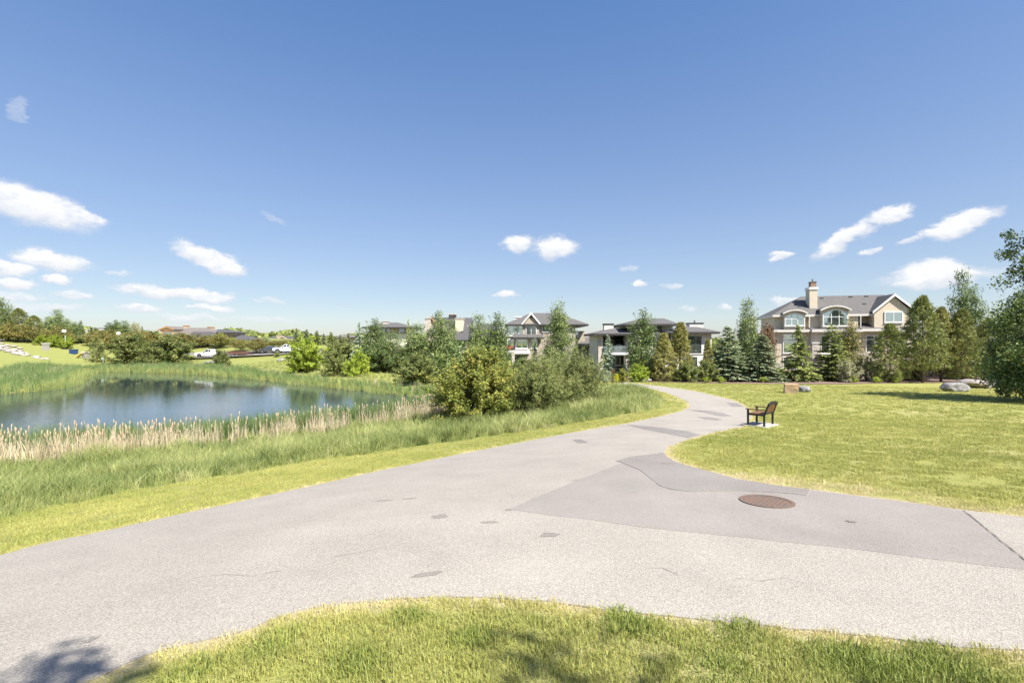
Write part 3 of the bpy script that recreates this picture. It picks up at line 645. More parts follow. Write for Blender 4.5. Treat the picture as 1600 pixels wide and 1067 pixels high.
def spruce_mesh(Hh, Rr, seed, step=.24, droop=.32, spray=.34, power=.72, density=1.35, base=.10):
    global rng
    rng = np.random.default_rng(seed); CC = []; AA = []; BB = []; TT = []; mb = MB()
    mb.tube([(0, 0, -.15), (0, 0, Hh*.5), (0, 0, Hh*.985)], [.13, .07, .012], 6)
    z = base
    while z < Hh*.985:
        q = z/Hh; nb = int(round(13-6*q))
        for b in range(nb):
            a = rng.random()*2*np.pi; L = (Rr*(1-q)**power*rng.uniform(.72, 1.16)+.10); zz = z+rng.uniform(-.5, .5)*step
            n = max(5, int(L/.055*density)); s = rng.uniform(.12, 1, n)**.8
            rd = np.array([np.cos(a), np.sin(a), 0]); lt = np.array([-np.sin(a), np.cos(a), 0])
            dz = L*(.10*s-droop*s*s+.10*s**4)
            side = rng.choice([-1, 1], n); wl = (.30*L*(1-s*.85)+.05)*rng.random(n)
            P = rd*(s*L)[:, None]+lt*(side*wl)[:, None]; P[:, 2] += zz+dz-wl*.25
            D = unit(rd*(.75+rng.normal(0, .2, n))[:, None]+lt*(side*rng.uniform(.1, .9, n))[:, None]+np.array([0, 0, 1])*rng.normal(-.12, .22, n)[:, None])
            N = unit(np.array([0, 0, 1])+rng.normal(size=(n, 3))*.55); B = unit(np.cross(N, D)); ln = spray*rng.uniform(.7, 1.3, n)[:, None]*(.75+.25*(1-q))
            CC.append(P); AA.append(D*ln*.5); BB.append(B*ln*.21); TT.append(np.clip(rng.normal(.42, .2, n)+rng.normal(0, .10), 0, 1))
            if b % 3 == 0 and L > .6: mb.tube([(0, 0, zz), (rd[0]*L*.5, rd[1]*L*.5, zz+L*(.05-droop*.25)), (rd[0]*L*.9, rd[1]*L*.9, zz+L*(.09-droop*.81+.065))], [.022, .015, .006], 4)
        z += step*(1.05-.45*q)
    C = np.concatenate(CC); V, F = quads(C, np.concatenate(AA), np.concatenate(BB))
    return (mb.V, mb.F), (V, F, np.concatenate(TT))
def pine_mesh(Hh, Rr, seed, base=.9, tufts=520, per=24, narrow=False):
    global rng
    rng = np.random.default_rng(seed); n = tufts; mb = MB(); r = random.Random(seed)
    t = rng.random(n)**(.9 if not narrow else 1.0)
    env = (1.02-t**1.7)**.72*np.minimum(1, .70+t*1.6) if not narrow else (1.02-t)**.62*np.minimum(1, .75+t*2)
    th = rng.random(n)*2*np.pi; rad = Rr*env*lump(th, t, seed, .26)*np.sqrt(rng.uniform(.16, 1, n))
    C = np.stack([np.cos(th)*rad, np.sin(th)*rad, base+t*(Hh-base)], 1)
    idx = np.repeat(np.arange(n), per); out = unit(C-np.array([0, 0, base+.3*Hh])); up = unit(out*.5+np.array([0, 0, .8]))
    D = unit(up[idx]*.8+rng.normal(size=(len(idx), 3))*.7); tr = Rr*.10+.10
    P = C[idx]+D*tr*rng.uniform(.25, 1, len(idx))[:, None]
    B = unit(np.cross(D, rng.normal(size=D.shape))); ln = .26*rng.uniform(.7, 1.2, len(idx))[:, None]
    V, F = quads(P, D*ln*.5, B*ln*.115)
    ct = rng.normal(.45, .18, n); tint = np.clip(ct[idx]+rng.normal(0, .15, len(idx)), 0, 1)
    mb.tube([(0, 0, -.15), (r.uniform(-.1, .1), r.uniform(-.1, .1), Hh*.4), (0, 0, Hh*.95)], [.15, .10, .015], 7)
    for i in r.sample(range(n), 60):
        c_ = Vector(C[i]); z0 = max(.5, c_.z-math.hypot(c_.x, c_.y)*.55); mb.tube([(0, 0, z0), (c_.x*.5, c_.y*.5, z0*.6+c_.z*.4-.05), c_], [.035, .025, .008], 4)
    return (mb.V, mb.F), (V, F, tint)
def shoot_mesh(Hh, Rr, seed, nstem, twigs, per, leaf, asp=.5, top=1.0, low=.22):
    """a shrub of arching shoots: each stem carries leafy twigs, longer shoots stand out of the outline"""
    global rng
    rng = np.random.default_rng(seed); mb = MB(); CC = []; OO = []; TT = []; DD = []
    for i in range(nstem):
        a = rng.random()*2*np.pi; q = rng.random()**.62; ln = rng.uniform(.70, 1.0)*(1.16 if rng.random() < .16 else 1)
        lob = 1+.16*np.sin(2*a+seed)+.12*np.sin(3*a+seed*2.3)
        tip = np.array([np.cos(a)*Rr*q*lob*ln, np.sin(a)*Rr*q*lob*ln, Hh*max(.16, (1-q**2.3)**.55)*ln*(1+.10*np.sin(2*a+seed*1.1))])
        root = np.array([np.cos(a), np.sin(a), 0])*Rr*.22*rng.random(); ctl = root*.4+tip*np.array([.42, .42, .72])+rng.normal(size=3)*Rr*.04
        def bez(s): s = np.asarray(s)[:, None]; return root*(1-s)**2+2*ctl*s*(1-s)+tip*s*s
        if i % 2 == 0: mb.tube([tuple(p) for p in bez([0, .35, .7, 1])], [.022, .017, .011, .005], 4)
        st = rng.normal(.45, .14); n = twigs
        s0 = low+(1-low)*rng.random(n)**.75; B = bez(s0); od = unit(B-np.array([0, 0, Hh*.25]))
        tw = unit(od*.7+rng.normal(size=(n, 3))*.7+np.array([0, 0, .35])); tl = Rr*rng.uniform(.06, .19, n)
        idx = np.repeat(np.arange(n), per); f = rng.random(len(idx))
        P = B[idx]+tw[idx]*(tl[idx]*f)[:, None]+rng.normal(size=(len(idx), 3))*leaf*.55
        CC.append(P); OO.append(unit(tw[idx]+.5*od[idx])); TT.append(np.clip(st+rng.normal(0, .10, n)[idx]+rng.normal(0, .18, len(idx)), 0, 1))
    P = np.concatenate(CC); k = P[:, 2] > .02; P = P[k]; V, F = leaves(P, leaf, np.concatenate(OO)[k], asp)
    return (mb.V, mb.F), (V, F, np.concatenate(TT)[k])
sh_oval = lambda t: np.sin(np.pi*np.clip(t*.86+.10, 0, 1))**.7
sh_pop = lambda t: (np.clip(t+.10, 0, 1)**.35)*np.clip(1.03-t, 0, 1)**.62
sh_cone = lambda t: np.clip(1.03-t, 0, 1)**.70*np.minimum(1, .72+t*1.6)
sh_dome = lambda t: np.clip(1.02-t**1.9, 0, 1)**.6*(.82+.18*np.minimum(1, t*4))
sh_round = lambda t: np.sqrt(np.clip(1-(2*t-1)**2, 0.02, 1))
PROTO = {}
def proto(key, data, Hh, Rr):
    (wv, wf), (lv, lf, tint) = data
    PROTO[key] = (mesh(key+'_wood', wv, wf, M['bark'], True), mesh(key+'_leaf', lv, lf, M['spruce'], False, tint), Hh, Rr)
proto('spruce_a', spruce_mesh(8, 2.3, 3), 8, 2.3)
proto('spruce_b', spruce_mesh(8, 2.5, 4, .32, .22, .38, .62, 1.2), 8, 2.6)
proto('spruce_c', spruce_mesh(8, 2.3, 9, .36, .42, .38, .82, 1.15), 8, 2.4)
proto('pine_a', pine_mesh(8, 2.4, 5, .5, 760, 26), 8, 2.5)
proto('pine_b', pine_mesh(8, 2.3, 6, 1.1, 720, 26), 8, 2.3)
proto('pine_c', pine_mesh(7, 1.6, 16, .15, 620, 26, True), 7, 1.7)
proto('poplar_a', tree_mesh(9, 1.9, .4, sh_cone, 300, 52, .18, 21, .24, .10, amp=.30, limbs=30), 9, 1.9)
proto('poplar_b', tree_mesh(9, 1.9, .3, sh_cone, 290, 54, .18, 22, .27, .10, amp=.4, limbs=30), 9, 1.9)
proto('poplar_c', tree_mesh(10, 2.4, .4, sh_cone, 300, 56, .19, 23, .22, .12, amp=.45, limbs=34, bare=4), 10, 2.4)
proto('round_a', tree_mesh(5, 2.2, 1.2, sh_round, 110, 46, .24, 31, .27, .10, amp=.18), 5, 2.2)
proto('round_b', tree_mesh(5, 2.3, 1.0, sh_dome, 120, 44, .24, 32, .27, .10, amp=.22), 5, 2.3)
proto('shrub_a', shoot_mesh(3, 2.0, 41, 95, 9, 17, .125), 3, 2.0)
proto('shrub_b', shoot_mesh(3, 2.0, 42, 80, 10, 18, .13), 3, 2.0)
proto('shrub_c', shoot_mesh(3, 1.9, 43, 42, 9, 15, .12), 3, 1.9)
proto('low_a', shoot_mesh(1, .9, 44, 34, 6, 10, .09), 1, .9)
proto('front_a', shoot_mesh(4, 2.9, 51, 190, 13, 19, .105), 4, 2.9)
proto('front_b', shoot_mesh(4, 2.9, 52, 190, 14, 19, .11, .30), 4, 2.9)
SEQ = [0]
def plant(key, u, Z, vtop, wpx, m, label, cat, group=None, name=None, wood=None, vbase=None, depth=1.0):
    """a plant standing at ground distance Z in the direction u, its top at v"""
    wm_, lm, Hh, Rr = PROTO[key]; X = (u-CU)/FPX*Z; zb = h1(X, Z)
    hgt = CAMZ-(vtop-CV)/FPX*Z-zb; k = Z/FPX; SEQ[0] += 1; r = random.Random(SEQ[0]*7)
    nm = name or {'tree': 'deciduous_tree', 'spruce': 'spruce_tree', 'pine': 'pine_tree', 'shrub': 'shrub'}.get(cat, cat)
    e = empty(nm, (X, Z, zb), r.uniform(0, 6.28)); sx = wpx*k*.5/Rr*(1.12 if 'pop' in key else 1.36 if 'front' in key else 1.22 if 'shrub' in key else 1.1); e.scale = (sx, sx*depth, hgt/Hh); tag(e, label, cat, group)
    t = bpy.data.objects.new('trunk' if 'shrub' not in nm else 'stems', wm_); l = bpy.data.objects.new('crown' if 'shrub' not in nm else 'foliage', lm)
    for o_, mm in ((t, wood or M['bark']), (l, m)):
        link(o_, e); o_.material_slots[0].link = 'OBJECT'; o_.material_slots[0].material = mm
    return e

# ------------------------------------------------------------------ houses
M['stucco'] = plain('beige_stucco', (.66,.572,.445), (.60,.515,.40), .9, 3, .15, 80)
M['stucco_light'] = plain('off_white_stucco', (.74,.71,.64), (.68,.65,.58), .9, 3, .15, 80)
M['stucco_taupe'] = plain('taupe_stucco', (.44,.38,.31), (.38,.33,.265), .9, 3, .15, 80)
M['stone'] = plain('pale_ledge_stone', (.62,.57,.50), (.36,.31,.26), .9, 2.4, .6, 6, stretch=(1,1,3))
M['trim'] = plain('cream_trim', (.70,.67,.62), (.64,.61,.56), .6, 4)
M['white_trim'] = plain('white_trim', (.78,.77,.75), (.72,.71,.69), .55, 4)
M['dark_trim'] = plain('charcoal_trim', (.055,.05,.048), (.04,.037,.035), .5, 4)
M['wood_trim'] = plain('cedar_timber', (.42,.24,.12), (.30,.16,.08), .7, 5, .2, 20)
M['brick'] = plain('brown_clay', (.30,.19,.14), (.22,.14,.10), .9, 8, .4, 20)
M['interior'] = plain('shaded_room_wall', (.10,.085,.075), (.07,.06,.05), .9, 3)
M['steel'] = plain('grey_metal', (.28,.28,.28), (.22,.22,.22), .4, 8, 0, 60, .6)
M['tan_wall'] = plain('tan_siding', (.52,.42,.30), (.45,.36,.26), .9, 2)
def shingle(name, c1, c2):
    m, t, b = nodes_of(name); tcn = t.nodes.new('ShaderNodeTexCoord'); mpn = t.nodes.new('ShaderNodeMapping'); mpn.inputs['Scale'].default_value = (1, 1.5, 3.2); t.links.new(tcn.outputs['Object'], mpn.inputs[0])
    n = t.nodes.new('ShaderNodeTexNoise'); n.inputs['Scale'].default_value = 2.2; n.inputs['Detail'].default_value = 8; n.inputs['Roughness'].default_value = .7; t.links.new(mpn.outputs[0], n.inputs['Vector'])
    r = t.nodes.new('ShaderNodeValToRGB'); r.color_ramp.elements[0].position = .33; r.color_ramp.elements[1].position = .67; r.color_ramp.elements[0].color = (*c2, 1); r.color_ramp.elements[1].color = (*c1, 1)
    t.links.new(n.outputs[0], r.inputs[0]); t.links.new(r.outputs[0], b.inputs['Base Color']); b.inputs['Roughness'].default_value = .85
    w = t.nodes.new('ShaderNodeTexWave'); w.bands_direction = 'Z'; w.wave_profile = 'SAW'; w.inputs['Scale'].default_value = 1.9; w.inputs['Distortion'].default_value = .3; t.links.new(tcn.outputs['Object'], w.inputs['Vector'])
    bp = t.nodes.new('ShaderNodeBump'); bp.inputs['Strength'].default_value = .5; bp.inputs['Distance'].default_value = .03; t.links.new(w.outputs[0], bp.inputs['Height']); t.links.new(bp.outputs[0], b.inputs['Normal'])
    return m
M['roof'] = shingle('grey_shingles', (.128,.120,.114), (.082,.077,.074))
M['roof_brown'] = shingle('brown_grey_shingles', (.19,.165,.145), (.13,.112,.10))
M['roof_dark'] = shingle('dark_shingles', (.095,.092,.094), (.060,.058,.061))
def glass(name, tintc, dark, mix=.5):
    m, t, b = nodes_of(name)
    tcn = t.nodes.new('ShaderNodeTexCoord'); n = t.nodes.new('ShaderNodeTexNoise'); n.inputs['Scale'].default_value = .55; n.inputs['Detail'].default_value = 2; t.links.new(tcn.outputs['Object'], n.inputs['Vector'])
    r = t.nodes.new('ShaderNodeValToRGB'); r.color_ramp.elements[0].position = .42; r.color_ramp.elements[1].position = .58; r.color_ramp.elements[0].color = (*dark, 1); r.color_ramp.elements[1].color = (*[x*2.2 for x in dark], 1)
    t.links.new(n.outputs[0], r.inputs[0]); t.links.new(r.outputs[0], b.inputs['Base Color']); b.inputs['Roughness'].default_value = .6
    g = t.nodes.new('ShaderNodeBsdfGlossy'); g.inputs['Color'].default_value = (*tintc, 1); g.inputs['Roughness'].default_value = .03
    bp = t.nodes.new('ShaderNodeBump'); bp.inputs['Strength'].default_value = .06; bp.inputs['Distance'].default_value = .05; t.links.new(n.outputs[0], bp.inputs['Height']); t.links.new(bp.outputs[0], g.inputs['Normal'])
    mx = t.nodes.new('ShaderNodeMixShader'); mx.inputs[0].default_value = mix
    t.links.new(b.outputs[0], mx.inputs[1]); t.links.new(g.outputs[0], mx.inputs[2]); t.links.new(mx.outputs[0], t.nodes['Material Output'].inputs[0])
    return m
M['glass'] = glass('window_glass', (.80,.92,.94), (.045,.060,.060), .55)
M['glass_dark'] = glass('dark_window_glass', (.75,.85,.9), (.018,.022,.024), .3)
M['railglass'] = glass('railing_glass', (.8,.9,.92), (.10,.12,.12), .35)

class House:
    """parts are given in the coordinates of an enlarged view (cx, cy) of origin (ou, ov), y metres behind the facade plane at distance Z"""
    def __init__(s, name, label, Z, ou, ov, cx0, cx1, sc=5.3333, rot=0.0):
        s.k = Z/FPX; s.Z = Z; s.ou, s.ov, s.sc = ou, ov, sc
        s.X0 = (ou+cx0/sc-CU)*s.k; s.cx0 = cx0; xm = (ou+(cx0+cx1)/2/sc-CU)*s.k; s.r = R(rot); s.zb = 0
        s.kz = (Z-s.x((cx0+cx1)/2)*math.sin(s.r))/FPX          # scale at the middle of the front
        s.zb = min(h1(s.X0, Z), h1(xm, Z))-.05
        s.o = empty(name, (s.X0, Z, s.zb), -s.r); tag(s.o, label, 'house')
    def x(s, cx, y=0.0):                                       # along a front turned by r, y metres behind it
        t = (s.ou+cx/s.sc-CU)/FPX; x0 = s.X0+y*math.sin(s.r); z0 = s.Z+y*math.cos(s.r)
        return (t*z0-x0)/(math.cos(s.r)+t*math.sin(s.r))
    def z(s, cy, y=0.0): return CAMZ-(s.ov+cy/s.sc-CV)*(s.kz+y*math.cos(s.r)/FPX)-s.zb
    def box(s, name, cx0, cx1, cy0, cy1, y0, y1, m, parent=None):
        z0 = -.6 if cy1 is None else s.z(cy1)
        return MB().box(s.x(cx0), s.x(cx1), y0, y1, z0, s.z(cy0)).build(name, m, parent or s.o)
    def prism(s, name, pts, y0, y1, m, parent=None):
        P = [(s.x(a), s.z(b)) for a, b in pts]
        ar = sum(P[i][0]*P[(i+1) % len(P)][1]-P[(i+1) % len(P)][0]*P[i][1] for i in range(len(P)))
        return MB().prism(P if ar > 0 else P[::-1], y0, y1).build(name, m, parent or s.o)
    def hip(s, name, cx0, cx1, cye, rx0, rx1, cyr, y0, y1, m, fm, fas=.28, ry=None):
        x0, x1, ze = s.x(cx0), s.x(cx1), s.z(cye); ym = (y0+y1)/2 if ry is None else ry; zr = s.z(cyr, ym); a, b = s.x(rx0, ym), s.x(rx1, ym)
        r = obj(name, [(x0,y0,ze),(x1,y0,ze),(x1,y1,ze),(x0,y1,ze),(a,ym,zr),(b,ym,zr)], [(0,1,5,4),(1,2,5),(2,3,4,5),(3,0,4),(3,2,1,0)], m, s.o)
        f = MB(); q = .12; f.box(x0-.02,x1+.02,y0-.02,y0+q,ze-fas,ze-.004); f.box(x0-.02,x1+.02,y1-q,y1+.02,ze-fas,ze-.004); f.box(x0-.02,x0+q,y0+q+.002,y1-q-.002,ze-fas,ze-.004); f.box(x1-q,x1+.02,y0+q+.002,y1-q-.002,ze-fas,ze-.004)
        f.box(x0+q+.002, x1-q-.002, y0+q+.002, y1-q-.002, ze-fas*.8, ze-fas*.8+.05)
        f.build('fascia', fm, r)
        return r
    def gable_front(s, name, pk, eL, eR, y0, y1, m, tm, th=.34, ov=.25, parent=None):
        """gable roof facing the viewer: two sloping slabs with bargeboards"""
        px, pz = s.x(pk[0]), s.z(pk[1]); V = MB()
        for e in (eL, eR):
            ex, ez = s.x(e[0]), s.z(e[1]); pts = [(ex, ez-.16), (ex, ez), (px, pz), (px, pz-.16)]
            ar = sum(pts[i][0]*pts[(i+1) % 4][1]-pts[(i+1) % 4][0]*pts[i][1] for i in range(4)); V.prism(pts if ar > 0 else pts[::-1], y0-ov, y1)
        r = V.build(name, m, parent or s.o)
        for e in (eL, eR):
            ex, ez = s.x(e[0]), s.z(e[1]); pts = [(ex, ez-.16-th*.5), (ex, ez+.02), (px, pz+.02), (px, pz-th)]
            ar = sum(pts[i][0]*pts[(i+1) % 4][1]-pts[(i+1) % 4][0]*pts[i][1] for i in range(4)); MB().prism(pts if ar > 0 else pts[::-1], y0-ov-.09, y0-ov-.003).build('bargeboard', tm, r)
        return r
    def window(s, cx0, cx1, cy0, cy1, y, cols, rows, fm, gm, fr=.09, split=None, arch=0, name='window'):
        """casing and mullions with each pane of its own; rows from the bottom, arch = rise of a curved head in cy units"""
        x0, x1, z0, z1 = s.x(cx0), s.x(cx1), s.z(cy1), s.z(cy0); xc = (x0+x1)/2; rise = arch/s.sc*s.k
        def top(x): return z1-rise*((x-xc)/((x1-x0)/2))**2 if arch else z1
        f = MB(); N = 10 if arch else 1
        f.box(x0-fr, x0, y-.10, y, z0-fr, top(x0)); f.box(x1, x1+fr, y-.10, y, z0-fr, top(x1)); f.box(x0-fr-.05, x1+fr+.05, y-.16, y, z0-fr-.08, z0-fr-.002)
        f.box(x0, x1, y-.10, y, z0-fr, z0)
        for i in range(N):
            a, b = x0+(x1-x0)*i/N, x0+(x1-x0)*(i+1)/N
            if i == 0: a -= fr
            if i == N-1: b += fr
            ta, tb = top(max(a, x0)), top(min(b, x1)); f.prism([(a, ta), (b, tb), (b, tb+fr*1.4), (a, ta+fr*1.4)], y-.102, y)
        cxs = [x0+(x1-x0)*i/cols for i in range(cols+1)]; czs = [z0+(z1-z0)*q for q in (split or [i/rows for i in range(rows+1)])]
        mw = .045
        for c_ in cxs[1:-1]: f.box(c_-mw, c_+mw, y-.085, y, z0, top(c_))
        for q in czs[1:-1]: f.box(x0, x1, y-.08, y, q-mw, q+mw)
        w = f.build(name, fm, s.o)
        for i in range(cols):
            for j in range(len(czs)-1):
                a, b = cxs[i]+(mw if i else .002), cxs[i+1]-(mw if i < cols-1 else .002); lo = czs[j]+(mw if j else .002)
                if j == len(czs)-2:
                    n = 5 if arch else 1; pts = [(a, lo), (b, lo)]+[(b+(a-b)*q/n, top(b+(a-b)*q/n)-.002) for q in range(n+1)]
                    MB().prism(pts, y-.04, y-.004).build('pane', gm, w)
                else: MB().box(a, b, y-.04, y-.004, lo, czs[j+1]-mw).build('pane', gm, w)
        return w
    def chimney(s, cx0, cx1, cy0, cy1, y0, y1, m, cm, cap=.28, pots=0):
        x0, x1, z1 = s.x(cx0, y0), s.x(cx1, y0), s.z(cy0, y0)
        c_ = MB().box(x0, x1, y0, y1, s.z(cy1, y0)-1.0, z1).build('chimney', m, s.o)
        MB().box(x0-.10, x1+.10, y0-.10, y1+.10, z1+.002, z1+cap).build('chimney_cap', cm, c_)
        for i in range(pots):
            q = x0+(x1-x0)*(i+.5)/pots; MB().cyl((q, (y0+y1)/2, z1+cap+.2), .13, 'z', .4, 10).build('flue_pipe', M['steel'], c_)
        return c_

def house_right():
    h = House('house', 'large beige house with a tall chimney and two arched windows', 72, 1150, 420, 315, 1500, rot=14)
    st, tr, rf = M['stucco'], M['trim'], M['roof']
    h.box('wall', 335, 628, 500, None, .55, 9.5, st); h.box('wall', 628, 1042, 500, None, 0, 9.5, st); h.box('wall', 1042, 1490, 500, None, .5, 9.5, st)
    h.box('stone_wall', 632, 702, 625, None, -.18, -.003, M['stone']); h.box('stone_wall', 1040, 1098, 690, None, -.18, -.003, M['stone']); h.box('stone_wall', 336, 398, 790, None, .38, .547, M['stone'])
    h.box('stone_cap', 628, 706, 612, 624, -.25, -.003, tr)
    h.box('wall', 338, 618, 385, 499.5, 1.2, 9, st); h.box('wall', 406, 584, 385, 499.5, .392, 1.197, st); h.box('wall', 619, 1040, 385, 499.5, .85, 9, st); h.box('wall', 716, 944, 385, 499.5, .212, .847, st); h.box('wall', 1041, 1158, 380, 499.5, 2.6, 9, st)
    h.prism('gable_wall', [(1160,499),(1160,352),(1325,238),(1462,352),(1462,499)], .3, 9, st)
    # skirt roof between the storeys
    def skirt(c0, c1, y0, y1, cyl, cyh):
        x0, x1, zl, zh = h.x(c0), h.x(c1), h.z(cyl), h.z(cyh)
        r = obj('skirt_roof', [(x0,y0,zl),(x1,y0,zl),(x1,y1,zh),(x0,y1,zh),(x0,y0,zl-.1),(x1,y0,zl-.1),(x1,y1,zl-.1),(x0,y1,zl-.1)], [(0,1,2,3),(4,7,6,5),(0,4,5,1),(1,5,6,2),(2,6,7,3),(3,7,4,0)], rf, h.o)
        MB().box(x0-.01, x1+.01, y0-.09, y0-.002, zl-.33, zl+.03).build('fascia', tr, r); MB().box(x0, x1, y0, y1-.01, zl-.2, zl-.103).build('soffit', tr, r)
    skirt(315, 620, -.05, 1.52, 507, 490); skirt(620.5, 1040, -.6, .95, 507, 488); skirt(1040.5, 1490, -.4, 2.62, 503, 447)
    # main roof
    h.hip('roof', 315, 1500, 376, 545, 1235, 226, .55, 11, rf, tr, .3)
    h.gable_front('gable_roof', (1325, 215), (1140, 358), (1510, 352), .3, 9, rf, M['white_trim'])
    # arched dormers
    for (c0, c1, ct, rise, wy, y, cw0, cw1, cwt, cwb, war) in ((392, 598, 332, 30, 390, .38, 418, 572, 372, 466, 24), (702, 958, 303, 36, 385, .2, 733, 928, 345, 470, 30)):
        def arc(off, a0, a1, n=12): return [(a0+(a1-a0)*i/n, ct+off+rise*((2*i/n-1)**2)) for i in range(n+1)]
        h.prism('dormer_wall', arc(12, c0+12, c1-12)+[(c1-12, wy+2), (c0+12, wy+2)], y-.012, y+4, st)
        up = arc(0, c0, c1); lo = arc(12, c0, c1)
        mb = MB(); n = 12
        for i in range(n):
            P = [(h.x(lo[i][0]), h.z(lo[i][1])), (h.x(lo[i+1][0]), h.z(lo[i+1][1])), (h.x(up[i+1][0]), h.z(up[i+1][1])), (h.x(up[i][0]), h.z(up[i][1]))]; mb.prism(P, y-.5, y-.1)
        d = mb.build('arched_hood', M['trim'], h.o)
        mb = MB()
        for i in range(n):
            P = [(h.x(lo[i][0]), h.z(lo[i][1]-6)), (h.x(lo[i+1][0]), h.z(lo[i+1][1]-6)), (h.x(up[i+1][0]), h.z(up[i+1][1]-3)), (h.x(up[i][0]), h.z(up[i][1]-3))]; mb.prism(P, y-.097, y+4)
        mb.build('hood_roof', rf, d)
        h.window(cw0, cw1, cwt, cwb, y-.014, 3, 2, M['white_trim'], M['glass'], .12, [0, .56, 1], war)
    h.window(1252, 1390, 370, 443, .298, 2, 1, M['white_trim'], M['glass'], .12)
    h.window(405, 560, 545, 700, .55, 2, 2, M['white_trim'], M['glass'], .1, [0, .7, 1]); h.window(405, 560, 745, 840, .55, 2, 1, M['white_trim'], M['glass'], .1)
    h.window(712, 770, 565, 700, 0, 1, 1, M['white_trim'], M['glass_dark'], .1, name='door'); h.window(800, 1000, 560, 690, 0, 3, 2, M['white_trim'], M['glass'], .1, [0, .7, 1])
    h.window(1100, 1232, 560, 690, .5, 2, 2, M['white_trim'], M['glass'], .1, [0, .78, 1]); h.window(1290, 1440, 560, 690, .5, 2, 2, M['white_trim'], M['glass'], .1, [0, .78, 1])
    h.window(716, 960, 740, 870, 0, 4, 1, M['white_trim'], M['glass_dark'], .1)
    h.box('balcony', 675, 1030, 706, 722, -1.9, -.01, tr)
    b = MB(); x0, x1, z0 = h.x(677), h.x(1028), h.z(706)
    b.box(x0, x1, -1.86, -1.80, z0+.95, z0+1.0)
    for i in range(40): q = x0+(x1-x0)*i/39; b.box(q-.015, q+.015, -1.845, -1.815, z0+.003, z0+.95)
    b.build('balcony_railing', M['dark_trim'], h.o)
    for c_ in (690, 1015): h.box('balcony_post', c_-11, c_+11, 722.5, None, -1.7, -1.35, M['stone'])
    c_ = h.chimney(613, 679, 168, 340, 2.2, 3.9, st, M['white_trim'], .36)
    x0, x1, z1 = h.x(623, 2.6), h.x(670, 2.6), h.z(168, 2.2)+.36; MB().box(x0, x1, 2.6, 3.5, z1+.003, h.z(106, 2.6)).build('chimney_pot', M['brick'], c_); MB().box(x0-.06, x1+.06, 2.54, 3.56, h.z(106, 2.6)+.002, h.z(106, 2.6)+.1).build('pot_cap', M['steel'], c_)
    MB().cyl(((x0+x1)/2, 3.05, h.z(106, 2.6)+.3), .11, 'z', .4, 10).build('flue_pipe', M['steel'], c_)
    for cx, cy in ((715, 246), (955, 240), (1085, 238), (1070, 300), (530, 312)):
        t = (376-cy)/(376-226); y = .55+t*5.2; MB().box(h.x(cx, y)-.22, h.x(cx, y)+.22, y-.15, y+.5, h.z(cy, y)-.3, h.z(cy, y)+.12).build('roof_vent', M['roof_dark'], h.o)
    for cx, y in ((622, .78), (1042, .4)): MB().box(h.x(cx)-.05, h.x(cx)+.05, y-.35, y-.24, h.z(486), h.z(392)).build('downpipe', tr, h.o)
house_right()

